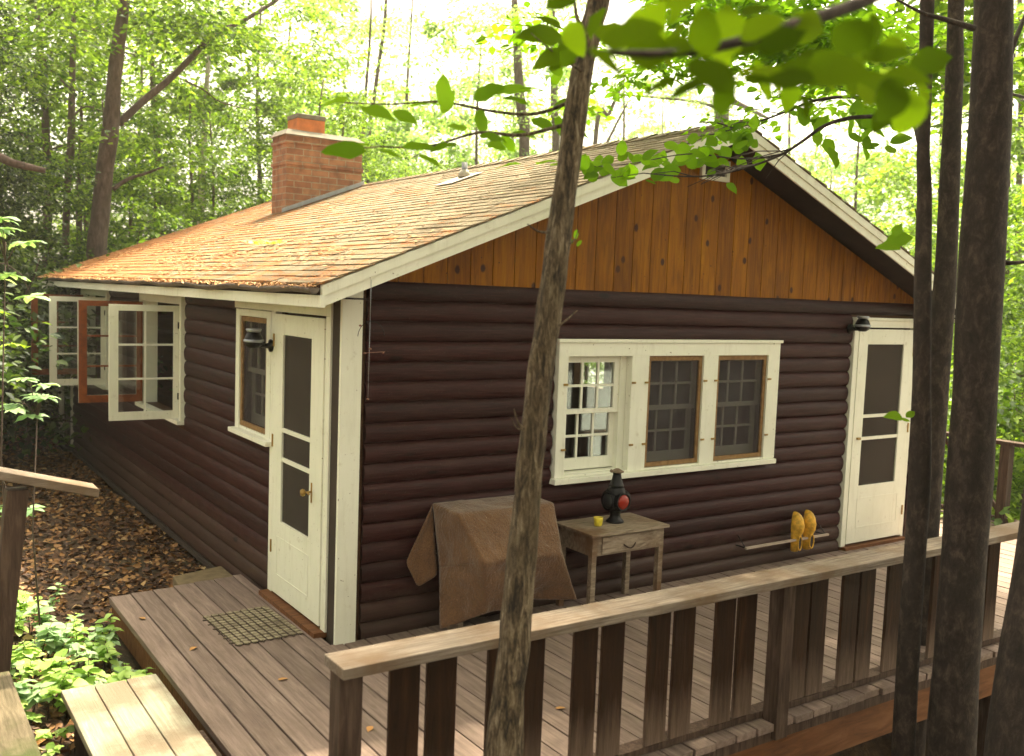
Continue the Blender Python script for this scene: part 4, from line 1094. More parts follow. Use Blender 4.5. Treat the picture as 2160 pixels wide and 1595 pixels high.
# (azimuth from the camera, distance, kind, scale)
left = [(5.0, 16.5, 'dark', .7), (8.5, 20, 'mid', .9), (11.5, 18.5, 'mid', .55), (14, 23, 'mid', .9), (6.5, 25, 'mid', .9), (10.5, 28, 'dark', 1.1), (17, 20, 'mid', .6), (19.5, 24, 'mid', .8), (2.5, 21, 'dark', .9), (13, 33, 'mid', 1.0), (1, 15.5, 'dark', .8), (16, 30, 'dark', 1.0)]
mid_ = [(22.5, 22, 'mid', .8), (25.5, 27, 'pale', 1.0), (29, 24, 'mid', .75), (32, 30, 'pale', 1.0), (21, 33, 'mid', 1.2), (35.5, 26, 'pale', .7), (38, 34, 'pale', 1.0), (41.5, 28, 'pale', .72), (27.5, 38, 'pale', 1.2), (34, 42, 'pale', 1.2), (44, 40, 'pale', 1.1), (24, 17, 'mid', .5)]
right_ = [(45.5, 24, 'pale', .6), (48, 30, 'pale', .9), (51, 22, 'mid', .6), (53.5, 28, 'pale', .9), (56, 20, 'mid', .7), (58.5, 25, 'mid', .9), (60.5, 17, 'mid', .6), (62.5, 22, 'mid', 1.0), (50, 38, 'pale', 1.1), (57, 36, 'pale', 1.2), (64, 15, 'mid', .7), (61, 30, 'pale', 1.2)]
G = {'l': ('trees of the wood left of the chimney', 'leafy forest tree behind the cabin to the left of the chimney'),
     'm': ('trees of the wood above the ridge', 'pale backlit forest tree beyond the roof ridge'),
     'r': ('trees of the wood right of the cabin', 'bright leafy forest tree beyond the right end of the deck')}
k = 0
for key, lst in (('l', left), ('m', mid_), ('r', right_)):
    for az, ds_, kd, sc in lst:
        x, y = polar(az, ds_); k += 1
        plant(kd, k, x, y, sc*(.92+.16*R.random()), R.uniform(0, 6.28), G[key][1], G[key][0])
for i, (az, ds_, j) in enumerate(((3, 15.2, 1), (6, 17, 0), (9, 16.2, 1), (11.5, 19, 0), (13.5, 17.5, 0), (1, 13.5, 1), (4.5, 19.5, 0), (7.5, 14.8, 1), (16, 19, 0), (58, 14, 0), (60.5, 15.5, 0), (62.5, 13, 0), (56.5, 17, 0), (-1, 12, 1))):
    x, y = polar(az, ds_)
    plant('shrub', j, x, y, .9+.5*R.random(), R.uniform(0, 6.28), 'leafy shrub of the forest undergrowth', 'undergrowth shrubs', 'shrub')
# trees behind the camera, added for window reflections and to block low sky light
for i, (az, ds_, sc) in enumerate(((28, 34, 1.2), (31, 45, 1.5), (34, 36, 1.25), (37.5, 44, 1.4), (40, 40, 1.3), (43, 46, 1.5), (46.5, 38, 1.1), (24, 40, 1.3), (49.5, 46, 1.5), (52.5, 33, 1.05))):
    x, y = polar(az, ds_); plant('pale', i, x, y, sc, R.uniform(0, 6.28), G['m' if az < 44 else 'r'][1], G['m' if az < 44 else 'r'][0])
for i, (x, y, sc) in enumerate(((-9, -15, 1.0), (-2, -17, 1.0), (4, -18, 1.1), (9, -15, .9), (-13, -8, .9), (16, -8, .9), (-13, -2, .9), (-12, 4, .8))):
    plant('mid', i, x, y, sc, R.uniform(0, 6.28), 'unseen leafy tree of the wood, added to block low sky light', 'trees facing the gable wall')

# ------------------------------------------------------------------ individual trees
def px_path(L_, Y):
    return [at_y(px, py, Y) for px, py in L_]
def smooth_path(pts, k=6):
    out = []; n = len(pts)
    for i in range(n-1):
        p0, p1, p2, p3 = pts[max(i-1, 0)], pts[i], pts[i+1], pts[min(i+2, n-1)]
        for j in range(k):
            t_ = j/k; out.append(.5*((2*p1)+(p2-p0)*t_+(2*p0-5*p1+4*p2-p3)*t_*t_+(3*p1-p0-3*p2+p3)*t_**3))
    out.append(pts[-1]); return out
def spray(pts_list, n, size, m, root, off, name='foliage', flat=.05, wide=.30, droop=.25, spread=.8, hang=0.0, sd=0, up=None):
    """leaves set alternately along twigs"""
    rr = np.random.default_rng(sd+5); P, D, U, S = [], [], [], []
    tot = sum(sum((a-b).length for a, b in zip(q, q[1:])) for q in pts_list)
    for q in pts_list:
        ln = sum((a-b).length for a, b in zip(q, q[1:])); m_ = max(2, int(n*ln/tot))
        for i in range(m_):
            t_ = (i+rr.random()*.7)/m_*(len(q)-1); a = int(min(t_, len(q)-2)); p = q[a].lerp(q[a+1], t_-a)
            tn = (q[a+1]-q[a]).normalized(); sd_ = tn.cross(Vector((0, 0, 1))).normalized()*(1 if i % 2 else -1)
            d = tn*.55+sd_*spread+Vector((rr.normal(0, .25), rr.normal(0, .25), -droop+rr.normal(0, .22)))
            P.append(p-Vector(off)+Vector((rr.normal(0, flat), rr.normal(0, flat), rr.normal(0, flat*.6)-hang*rr.random()))); D.append(d)
            uu = Vector((rr.normal(0, .35), rr.normal(0, .35), 1)) if up is None else Vector(up)+Vector((rr.normal(0, .4), rr.normal(0, .4), rr.normal(0, .4)))
            U.append(uu); S.append(size*rr.uniform(.65, 1.2))
    return np_leaves(name, P, D, U, S, m, root, wide, .14, True)

# centre tree
base = at_y(1040, 1800, -2.62); zb = gz(base.x, base.y)
trC = empty('young_tree', (base.x, base.y, zb), 0, 'slim furrowed tree trunk standing before the deck railing in the middle', 'tree')
offC = (base.x, base.y, zb)
pc = px_path([(1030, 2300), (1040, 1900), (1062, 1595), (1080, 1400), (1098, 1200), (1117, 1000), (1138, 800), (1158, 660), (1176, 520), (1193, 400), (1206, 290), (1222, 180), (1240, 90), (1262, 0), (1300, -160), (1330, -400)], -2.62)
pc[0].z = zb-.2
wd = [86, 76, 69, 64, 59, 56, 55, 55, 52, 48, 46, 45, 44, 43, 38, 26]
rc = [w_*((p-Vector(CAM)).length)/FPX/2 for w_, p in zip(wd, pc)]
ps = smooth_path(pc, 24); rs = np.interp(np.linspace(0, len(pc)-1, len(ps)), range(len(pc)), rc).tolist()
mb = MB(); mb.tube(ps, rs, 64, rough=.15, rfreq=6)
for (px, py, r_) in ((1135, 640, .02), (1090, 905, .012), (1170, 300, .018), (1145, 760, .014)):   # knots and stubs
    pass
mb.build('trunk', M['bark_c'], trC, off=offC)
mb = MB()
def twig(root, off, m, L_, Y, r0, Y2=None, nm='branch'):
    n = len(L_); pts = [at_y(px, py, Y+(0 if Y2 is None else (Y2-Y)*i/(n-1))) for i, (px, py) in enumerate(L_)]
    q = smooth_path(pts, 5); MB().tube(q, [r0*(1-.8*i/len(q)) for i in range(len(q))], 6).build(nm, m, root, off=off); return q
twig(trC, offC, M['bark_c'], [(1105, 905), (1092, 890), (1084, 862)], -2.66, .006); twig(trC, offC, M['bark_c'], [(1105, 905), (1090, 903), (1078, 880)], -2.66, .005)
twig(trC, offC, M['bark_c'], [(1175, 690), (1195, 675), (1218, 655)], -2.66, .005); twig(trC, offC, M['bark_c'], [(1160, 490), (1135, 488), (1112, 472)], -2.66, .006)
twig(trC, offC, M['bark_c'], [(1195, 520), (1212, 505), (1220, 485)], -2.66, .004)
twig(trC, offC, M['bark_c'], [(1240, 70), (1218, 40), (1210, -20)], -2.62, .012)
b1 = twig(trC, offC, M['bark_c'], [(1215, 210), (1130, 240), (1040, 235), (930, 215), (820, 220), (700, 215)], -2.6, .008, -2.1)
b2 = twig(trC, offC, M['bark_c'], [(1203, 260), (1100, 285), (1010, 280), (900, 310), (800, 310), (700, 318)], -2.6, .008, -2.3)
b3 = twig(trC, offC, M['bark_c'], [(1228, 150), (1180, 120), (1120, 70)], -2.65, .006, -2.8)
# leaf rows of the centre tree
def leaf_row(rows, Y, size, m, root, off, name='foliage', sd=0, wide=.3):
    """rows: (px,py,angle deg in view, length px, tilt)"""
    r_, u_, f_ = AX; rr = np.random.default_rng(sd); P, D, U, S = [], [], [], []
    for px, py, an, ln, tl in rows:
        p = at_y(px, py, Y+rr.normal(0, .06)); dist = (p-Vector(CAM)).length
        a = math.radians(an); d = r_*math.cos(a)+u_*math.sin(a)+f_*rr.normal(0, .35)
        P.append(p-Vector(off)); D.append(d); U.append((u_*(1-abs(tl))-f_*tl+r_*rr.normal(0, .15))); S.append(ln*dist/FPX)
    return np_leaves(name, P, D, U, S, m, root, wide, .05, True)
rowsC = [(700, 215, 170, 60, .3), (740, 205, 200, 70, .4), (760, 225, -20, 80, .5), (800, 210, 20, 70, .2), (830, 235, -30, 60, .5), (860, 225, 10, 70, .3),
         (945, 232, 100, 75, .9), (935, 240, 70, 60, .8), (1000, 210, 30, 75, .6), (1040, 195, 5, 80, .5), (1060, 205, -15, 60, .4), (1010, 230, -80, 55, .7), (1090, 190, 10, 60, .4),
         (770, 320, 175, 95, .7), (780, 305, 190, 60, .3), (800, 315, -15, 60, .4), (850, 310, 5, 80, .5), (880, 325, -25, 60, .4), (905, 320, 15, 65, .5),
         (985, 275, 160, 50, .5), (1010, 285, -10, 60, .5), (1030, 300, -30, 50, .6), (1060, 285, -50, 45, .8), (1080, 280, -10, 60, .4), (1120, 250, -30, 60, .6), (1170, 250, -50, 65, .7), (1160, 235, 30, 55, .5), (1190, 265, -20, 60, .5),
         (1165, 180, 60, 45, .9), (1180, 160, 110, 45, .9), (1100, 345, 190, 60, .1), (1130, 345, 0, 70, .2), (1160, 350, 15, 60, .15), (1213, 505, 80, 22, .6), (1218, 520, 60, 18, .6), (1207, 515, 110, 18, .5)]
o = leaf_row(rowsC, -2.45, .1, M['leaf_near'], trC, offC, 'foliage', 3, .24)
rowsD = [(1190, 80, 175, 95, .6), (1150, 75, 165, 70, .4), (1200, 110, 200, 80, .7), (1215, 130, 190, 60, .5), (1185, 60, 150, 70, .3), (1190, 120, 230, 55, .6), (1230, 115, 190, 70, .4)]
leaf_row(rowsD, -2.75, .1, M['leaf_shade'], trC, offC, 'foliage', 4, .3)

# right trunks
def right_tree(name, path, widths, Y, label, sd, m=M['bark_r'], seg=22):
    base = at_y(path[0][0], path[0][1], Y); zb = gz(base.x, base.y); off = (base.x, base.y, zb)
    t_ = empty(name, off, 0, label, 'tree')
    pts = px_path(path, Y); rd = [w_*((p-Vector(CAM)).length)/FPX/2 for w_, p in zip(widths, pts)]
    pts[0].z = zb-.2
    q = smooth_path(pts, 8); rs = np.interp(np.linspace(0, len(pts)-1, len(q)), range(len(pts)), rd).tolist()
    mb = MB(); mb.tube(q, rs, seg, rough=.09, rfreq=1.2); mb.build('trunk', m, t_, off=off)
    return t_, off
T1, o1 = right_tree('young_tree', [(1890, 2300), (1898, 1900), (1905, 1595), (1918, 1350), (1938, 1054), (1943, 850), (1947, 590), (1950, 420), (1947, 330), (1949, 272), (1953, 120), (1955, 45), (1960, -200), (1970, -500)],
                    [48, 45, 41, 40, 38, 36, 32, 27, 24, 22, 24, 25, 22, 18], -2.55, 'thinnest trunk of the three at the right, pale spotted bark', 1)
T2, o2 = right_tree('young_tree', [(1945, 1330), (1953, 1120), (1964, 960), (1977, 800), (1994, 590), (2002, 430), (2009, 272), (2014, 130), (2015, 45), (2022, -200), (2030, -500)],
                    [46, 45, 46, 44, 41, 37, 34, 30, 28, 28, 20], -1.85, 'trunk between the thin and the thick one at the right', 2)
T3, o3 = right_tree('forest_tree', [(1985, 2300), (1995, 1900), (2004, 1595), (2022, 1350), (2043, 1054), (2055, 850), (2070, 590), (2080, 420), (2088, 272), (2092, 130), (2095, 45), (2100, -200), (2110, -500)],
                    [92, 86, 82, 81, 81, 80, 79, 76, 73, 69, 66, 62, 50], -2.75, 'thickest dark trunk at the right edge with side branches', 3)
T4, o4 = right_tree('forest_tree', [(2110, 2300), (2130, 1900), (2160, 1595), (2215, 1200), (2270, 800), (2330, 300), (2380, -200), (2420, -600)],
                    [130, 130, 125, 122, 118, 110, 100, 90], -3.3, 'dark leaning trunk cut by the lower right corner', 4)
twig(T3, o3, M['bark_r'], [(2100, 275), (2130, 120), (2160, 40), (2200, -60)], -2.75, .022); twig(T3, o3, M['bark_r'], [(2095, 548), (2130, 555), (2200, 548)], -2.75, .02, -2.9)
twig(T3, o3, M['bark_r'], [(2095, 190), (2140, 200), (2200, 215)], -2.75, .012); twig(T3, o3, M['bark_r'], [(2055, 60), (1990, 40), (1940, 25), (1860, -20)], -2.75, .016, -2.6)
LB = [(1940, 300), (1925, 255), (1880, 247), (1800, 248), (1740, 265), (1690, 300), (1640, 330), (1560, 358), (1480, 372), (1400, 370)]
bA = twig(T1, o1, M['bark_r'], LB, -2.5, .016, -1.6)
bB = twig(T1, o1, M['bark_r'], [(1945, 245), (1880, 225), (1800, 205), (1720, 212), (1660, 235), (1590, 260), (1500, 285)], -2.5, .014, -1.2)
twig(T1, o1, M['bark_r'], [(1945, 470), (1936, 460), (1930, 440)], -2.5, .01)
tw_ = []
def side_twigs(main, n, ln, sd, zf=.1):
    rr = random.Random(sd); out = []
    for i in range(n):
        a = rr.randrange(int(len(main)*.25), len(main)-1); p = main[a]; tn = (main[min(a+1, len(main)-1)]-main[a-1]).normalized()
        s = tn.cross(Vector((0, 0, 1)))*rr.choice((-1, 1)); d = (tn*.6+s*rr.uniform(.3, .9)+Vector((0, 0, rr.uniform(-zf, zf*2)))).normalized()
        L1 = ln*rr.uniform(.6, 1.2); out.append([p, p+d*L1*.5+Vector((0, 0, .02)), p+d*L1])
    return out
tA = side_twigs(bA[20:], 16, .35, 4); tB = side_twigs(bB, 18, .4, 5)
mb = MB()
for q in tA+tB: MB().tube(q, [.004, .003, .0015], 5).build('twig', M['bark_r'], T1, off=o1)
# bright leaf drift before the ridge
rowsE = []
rr = random.Random(21)
for i in range(86):
    t_ = rr.random(); px = 1195+t_*410; py = 352-(.0 if t_ < .35 else (t_-.35)*62)+rr.gauss(0, 10+14*t_)
    rowsE.append((px, py, rr.uniform(-50, 230), rr.uniform(24, 42), rr.uniform(.3, .9)))
leaf_row(rowsE, -1.35, .08, M['leaf_near'], T1, o1, 'foliage', 6, .36)
twig(T1, o1, M['bark_r'], [(1640, 330), (1560, 335), (1450, 325), (1330, 345), (1200, 355)], -1.6, .006, -1.3)
spray(tB, 190, .065, M['leaf_near'], T1, o1, 'foliage', .05, .34, .2, sd=2)
rowsF = [(rr.uniform(1700, 1900), rr.uniform(240, 330), rr.uniform(0, 360), rr.uniform(26, 50), rr.uniform(.2, .9)) for _ in range(26)]
leaf_row(rowsF, -1.8, .07, M['leaf_near'], T1, o1, 'foliage', 9, .34)
leaf_row([(1905, 880, 175, 42, .5), (1900, 884, -10, 20, .4), (1912, 880, 30, 24, .6), (1870, 510, 10, 50, .7), (1900, 520, 180, 50, .5), (1885, 500, 60, 34, .7)], -2.6, .07, M['leaf_near'], T1, o1, 'foliage', 10, .3)

# big blurred leaves of the dark leaning tree's overhanging branch, near the camera
mb = MB()
r_, u_, f_ = AX
def near_pt(px, py, dist):
    d = (f_+r_*(px-1080)/FPX-u_*(py-797.5)/FPX); return Vector(CAM)+d*dist
main = smooth_path([at_y(2390, -300, -3.3), near_pt(2150, -260, 2.0), near_pt(1900, -40, 1.75), near_pt(1650, 60, 1.6), near_pt(1450, 110, 1.55), near_pt(1260, 110, 1.5)], 8)
mb.tube(main, [.02*(1-.8*i/len(main)) for i in range(len(main))], 8); mb.build('branch', M['bark_r'], T4, off=o4)
P, D, U, S = [], [], [], []
nr = np.random.default_rng(8)
big = [(1265, 90, 10, 150, .55), (1330, 130, 60, 150, .8), (1370, 150, 95, 145, .8), (1390, 110, 20, 110, .5), (1240, 105, -25, 120, .5), (1480, 120, 85, 120, .9), (1540, 120, 95, 125, .9), (1560, 80, 20, 110, .6),
       (1450, 130, -30, 140, .6), (1560, 150, -15, 150, .5), (1640, 140, -25, 150, .6), (1600, 110, 25, 120, .5), (1700, 140, -10, 150, .6), (1720, 170, 170, 130, .5), (1780, 170, -20, 140, .6), (1500, 165, 200, 110, .4),
       (1820, 130, 15, 120, .5), (1860, 160, -10, 110, .5), (1760, 110, 40, 120, .7), (1680, 90, 60, 110, .7), (1900, 170, -120, 120, .8), (1930, 190, -100, 110, .8), (1620, 175, 175, 110, .3), (1430, 165, -160, 90, .4), (1530, 175, -90, 80, .8), (1690, 200, -60, 70, .6), (1840, 110, 100, 90, .8)]
for px, py, an, ln, tl in big:
    ds_ = nr.uniform(1.35, 1.75); a = math.radians(an); d = r_*math.cos(a)+u_*math.sin(a)+f_*nr.normal(0, .3)
    P.append(near_pt(px, py, ds_)-Vector(o4)); D.append(d); ln *= 1.15; U.append(u_*(1-tl)-f_*tl+r_*nr.normal(0, .2)); S.append(ln*.8*ds_/FPX)
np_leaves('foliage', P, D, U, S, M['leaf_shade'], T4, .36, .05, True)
P, D, U, S = [], [], [], []
for i in range(50):
    px = nr.uniform(1150, 1960); py = 30+.15*(px-1330)+nr.normal(30, 46); ds_ = nr.uniform(1.7, 2.7); a = nr.uniform(-2.6, .7)
    d = r_*math.cos(a)+u_*math.sin(a)*.7+f_*nr.normal(0, .5); tl = nr.uniform(.2, .9)
    P.append(near_pt(px, py, ds_)-Vector(o4)); D.append(d); U.append(u_*(1-tl)-f_*tl+r_*nr.normal(0, .35)); S.append(nr.uniform(.05, .10))
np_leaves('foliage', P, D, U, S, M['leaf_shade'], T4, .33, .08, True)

# crowns of the right trees filling the upper right
def crown_at(root, off, boxes, n, size, m, sd):
    """leaf sprays hung about chosen points of the crown"""
    rr = np.random.default_rng(sd); P, D, U, S = [], [], [], []
    tw = MB()
    for (c, rad, wt) in boxes:
        k_ = int(n*wt); nb = max(4, k_//45)
        cs = rr.normal(0, 1, (nb, 3))*np.array(rad)*.55+np.array(c)
        for q in cs:
            ang = rr.uniform(0, 6.28, 45); r2 = np.sqrt(rr.random(45))*.32
            for a, r1 in zip(ang, r2):
                P.append((q[0]+r1*math.cos(a)-off[0], q[1]+r1*math.sin(a)-off[1], q[2]-.3*r1*r1+rr.normal(0, .03)-off[2]))
                D.append((math.cos(a+rr.normal(0, .7)), math.sin(a+rr.normal(0, .7)), -.3+rr.normal(0, .3))); U.append((rr.normal(0, .4), rr.normal(0, .4), 1)); S.append(size*rr.uniform(.65, 1.2))
    return np_leaves('crown', P, D, U, S, m, root, .33, .13, False)
def V3(px, py, Y): return tuple(at_y(px, py, Y))
crown_at(T2, o2, [(V3(1700, 60, -.6), (1.0, .8, .30), .4), (V3(1450, 60, .4), (.9, .8, .30), .25), (V3(1850, 120, .2), (.9, .8, .5), .35)], 5200, .10, M['leaf_near'], 31)
crown_at(T3, o3, [(V3(2000, 60, -1.2), (.7, .7, .5), .3), (V3(2150, 100, -.8), (.9, .9, .7), .4), (V3(2140, 420, 1.0), (.6, .8, .5), .3)], 2400, .10, M['leaf_mid'], 32)

# high canopy over the near trees, unseen, added to shade the cabin from the sky
def shade_canopy(root, off, c, rad, hgt, n, sd):
    rr = np.random.default_rng(sd); P, D, U, S = [], [], [], []
    nb = n//60; q = rr.normal(0, .5, (nb, 3))*np.array([rad, rad, hgt])+np.array(c)-np.array(off)
    k_ = np.repeat(np.arange(nb), 60); a = rr.uniform(0, 6.28, nb*60); r1 = np.sqrt(rr.random(nb*60))*.8
    P = q[k_]+np.stack([r1*np.cos(a), r1*np.sin(a), -.2*r1**2+rr.normal(0, .05, nb*60)], 1)
    D = np.stack([np.cos(a), np.sin(a), -.3+rr.normal(0, .3, nb*60)], 1); U = np.stack([rr.normal(0, .4, nb*60), rr.normal(0, .4, nb*60), np.ones(nb*60)], 1)
    np_leaves('crown', P, D, U, .15*rr.uniform(.7, 1.3, nb*60), M['leaf_mid'], root)
shade_canopy(T3, o3, (3.5, -2.0, 9.0), 3.2, 1.2, 4200, 61); shade_canopy(T4, o4, (2.5, -5.5, 8.5), 3.0, 1.2, 3600, 62)
shade_canopy(trC, offC, (.5, .5, 8.8), 2.6, 1.0, 2600, 63); shade_canopy(T2, o2, (6.0, 1.0, 9.5), 3.2, 1.2, 3600, 64)
# big tree left behind the roof with forked limb
def far_tree(path, widths, Y, limbs, label, m=M['bark_f'], crown=None, sd=0, name='forest_tree'):
    base = at_y(path[0][0], path[0][1], Y); zb = gz(base.x, base.y); off = (base.x, base.y, zb)
    t_ = empty(name, off, 0, label, 'tree')
    pts = px_path(path, Y); rd = [w_*((p-Vector(CAM)).length)/FPX/2 for w_, p in zip(widths, pts)]; pts[0].z = zb-.2
    q = smooth_path(pts, 6); rs = np.interp(np.linspace(0, len(pts)-1, len(q)), range(len(pts)), rd).tolist()
    mb = MB(); mb.tube(q, rs, 14, rough=.08); mb.build('trunk', m, t_, off=off)
    for (lp, lw) in limbs:
        pts = smooth_path(px_path(lp, Y), 5); dist = (pts[0]-Vector(CAM)).length
        mb = MB(); mb.tube(pts, [lw*dist/FPX/2*(1-.6*i/len(pts)) for i in range(len(pts))], 8, rough=.08); mb.build('branch', m, t_, off=off)
    if crown:
        rr = np.random.default_rng(sd); P, D, U, S = [], [], [], []
        for (px, py, sx, sz, n, mm) in crown:
            c = at_y(px, py, Y); dist = (c-Vector(CAM)).length; sx, sz = sx*dist/FPX, sz*dist/FPX
            nb = max(3, n//120); cs = rr.normal(0, .6, (nb, 3))*np.array([sx, sx*.7, sz])+np.array(c)
            for q in cs:
                a = rr.uniform(0, 6.28, 120); r1 = np.sqrt(rr.random(120))*.75
                P.append(np.stack([q[0]+r1*np.cos(a)-off[0], q[1]+r1*np.sin(a)-off[1], q[2]-.2*r1**2+rr.normal(0, .06, 120)-off[2]], 1))
                D.append(np.stack([np.cos(a), np.sin(a), -.3+rr.normal(0, .35, 120)], 1)); U.append(np.stack([rr.normal(0, .45, 120), rr.normal(0, .45, 120), np.ones(120)], 1)); S.append(.11*rr.uniform(.6, 1.25, 120))
        np_leaves('crown', np.concatenate(P), np.concatenate(D), np.concatenate(U), np.concatenate(S), crown[0][5], t_)
    return t_
far_tree([(195, 900), (203, 560), (212, 450), (222, 350), (234, 270), (240, 180), (250, 90), (262, 0), (270, -150)], [44, 38, 34, 32, 30, 26, 24, 20, 16], 10.5,
         [([(250, 262), (300, 215), (360, 165), (410, 115), (450, 75), (520, 40), (590, -5), (650, -60)], 15), ([(238, 400), (270, 378), (310, 365), (345, 352)], 9), ([(390, 170), (430, 190), (465, 215), (530, 232)], 4)],
         'tall forked tree standing behind the left end of the roof', crown=[(430, 60, 170, 70, 2600, M['leaf_mid']), (330, 300, 80, 60, 600, M['leaf_mid']), (120, 60, 110, 70, 900, M['leaf_dark']), (330, -40, 200, 60, 1500, M['leaf_mid'])], sd=1)
far_tree([(135, 900), (138, 560), (142, 400), (150, 300), (152, 180), (155, 60), (158, -80)], [14, 13, 13, 14, 12, 9, 6], 12.5, [([(150, 250), (180, 225), (215, 235)], 5), ([(150, 190), (110, 150), (70, 120)], 5)],
         'slender dark trunk just left of the forked tree', crown=[(120, 60, 120, 60, 900, M['leaf_mid'])], sd=2)
far_tree([(165, 900), (168, 545), (166, 430), (170, 330), (172, 200)], [13, 12, 11, 9, 5], 14, [], 'short thin trunk between the slender and the forked tree', sd=3)
far_tree([(-80, 700), (-60, 380), (-20, 330), (30, 345), (95, 360)], [20, 22, 18, 15, 10], 9, [], 'leaning dark trunk reaching in from the left edge', sd=4)
far_tree([(420, 620), (424, 460), (428, 360), (432, 250), (440, 120)], [15, 14, 13, 10, 8], 16, [], 'pale birch trunk behind the roof slope left of the chimney', m=M['bark_p'], sd=5)
far_tree([(407, 620), (406, 470), (404, 380), (400, 300), (402, 200)], [7, 7, 6, 5, 4], 15, [], 'thin dark stem just left of the pale birch', sd=6)
far_tree([(276, 700), (276, 480), (280, 380), (286, 300)], [8, 8, 7, 5], 15, [], 'thin stem right of the forked tree', sd=7)
far_tree([(1108, 600), (1106, 320), (1102, 260), (1096, 190), (1090, 100), (1085, 0)], [22, 22, 22, 20, 16, 12], 17, [], 'brown trunk beyond the ridge left of the middle tree', m=M['bark_f'], crown=[(1080, 60, 120, 80, 2400, M['leaf_pale']), (1060, 230, 90, 50, 700, M['leaf_pale'])], sd=8)
far_tree([(1172, 600), (1172, 330), (1170, 250), (1168, 150), (1165, 0)], [16, 17, 17, 14, 10], 19, [], 'brown trunk beyond the ridge just behind the middle tree', crown=[(1180, 60, 110, 70, 1600, M['leaf_pale']), (1330, 90, 90, 60, 900, M['leaf_pale'])], sd=9)
far_tree([(1250, 600), (1255, 310), (1285, 240), (1315, 170)], [10, 10, 8, 6], 18, [([(1275, 312), (1300, 262), (1325, 215)], 7)], 'leaning forked stem beyond the ridge right of the middle tree', crown=[(1340, 150, 80, 60, 1000, M['leaf_pale'])], sd=10)
far_tree([(770, 600), (775, 350), (790, 200), (810, 60), (815, -20)], [9, 9, 8, 7, 6], 22, [], 'faint stem beyond the roof right of the chimney', crown=[(790, 70, 110, 80, 1800, M['leaf_pale']), (800, 290, 70, 40, 700, M['leaf_pale'])], sd=12)
far_tree([(1520, 600), (1522, 260), (1518, 190), (1515, 110), (1512, 0)], [30, 30, 28, 24, 20], 20, [([(1520, 230), (1470, 215), (1380, 205), (1300, 200)], 8), ([(1516, 200), (1570, 225), (1620, 250)], 14)], 'grey trunk rising behind the roof peak', crown=[(1560, 80, 150, 80, 1800, M['leaf_pale']), (1700, 240, 110, 60, 1500, M['leaf_pale']), (1450, 210, 80, 30, 600, M['leaf_pale']), (1750, 420, 70, 60, 800, M['leaf_pale'])], sd=13)
for i, (px, Y) in enumerate(((2125, 6), (2150, 9), (2060, 12), (1985, 10))):
    far_tree([(px, 1150), (px+3, 800), (px-2, 500), (px+4, 200), (px, -40)], [16, 14, 12, 10, 8], Y, [], ('slim trunk beyond the deck, right of the thickest trunk', 'slim trunk at the right edge beyond the deck', 'slim trunk behind the thickest trunk', 'slim trunk seen between the right trunks')[i], sd=20+i)

# ------------------------------------------------------------------ undergrowth near the camera
def seedling(x, y, h, nleaf, size, m, label, group, sd, cat='plant', name='seedling'):
    rr = random.Random(sd); z = gz(x, y); t_ = empty(name, (x, y, z), rr.uniform(0, 6.28), label, cat, group)
    mb = MB(); tips = []; P, D, U, S = [], [], [], []
    ns = max(1, nleaf//9)
    for s in range(ns):
        lean = Vector((rr.uniform(-.35, .35), rr.uniform(-.35, .35), 1))*h*rr.uniform(.7, 1.05)
        q = [Vector((0, 0, -.03)), lean*.5+Vector((0, 0, .02)), lean]; mb.tube(q, [.004, .003, .002], 5)
        for k_ in range(nleaf//ns):
            f = .45+.55*k_/(nleaf/ns); p = q[1].lerp(q[2], max(0, f*2-1)) if f > .5 else q[1]
            a = k_*2.4+rr.uniform(-.4, .4); P.append(tuple(p)); D.append((math.cos(a), math.sin(a), rr.uniform(-.35, .25))); U.append((rr.gauss(0, .2), rr.gauss(0, .2), 1)); S.append(size*rr.uniform(.6, 1.15))
    mb.build('stem', M['bark_f'], t_)
    np_leaves('leaves', P, D, U, S, m, t_, .30, .14, True)
rp = random.Random(5); cnt = 0
for i in range(330):
    x = rp.uniform(-2.7, -1.12); y = rp.uniform(-.25, 2.6)
    if x > -1.12-.0 or (x > -1.75 and y < -.2): continue
    if y > 1.0+(-1.1-x)*1.6 : continue
    if rp.random() < .25: continue
    cnt += 1
    seedling(x, y, rp.uniform(.14, .34), rp.choice((10, 14, 22)), rp.uniform(.055, .115), M['leaf_ground'] if rp.random() < .6 else M['leaf_blue'], 'broad-leaved seedling in the sunlit patch on the bank', 'seedlings on the bank beside the deck', 100+i)
for i in range(26):   # small plants crowding the step and deck edge
    y = rp.uniform(-.75, 1.2); x = -1.13-rp.random()*.06
    seedling(x, y, rp.uniform(.05, .12), 10, .05, M['leaf_blue'], 'small blue-green plant against the deck edge', 'small plants along the deck edge', 400+i)
for i in range(22):
    x = rp.uniform(-1.88, -1.68) if i % 2 else rp.uniform(-2.2, -1.7); y = rp.uniform(-1.9, -.3) if i % 2 else rp.uniform(-.3, 0)
    seedling(x, y, rp.uniform(.06, .14), 12, .06, M['leaf_ground'], 'low bright plant growing beside the steps', 'low plants beside the steps', 500+i)
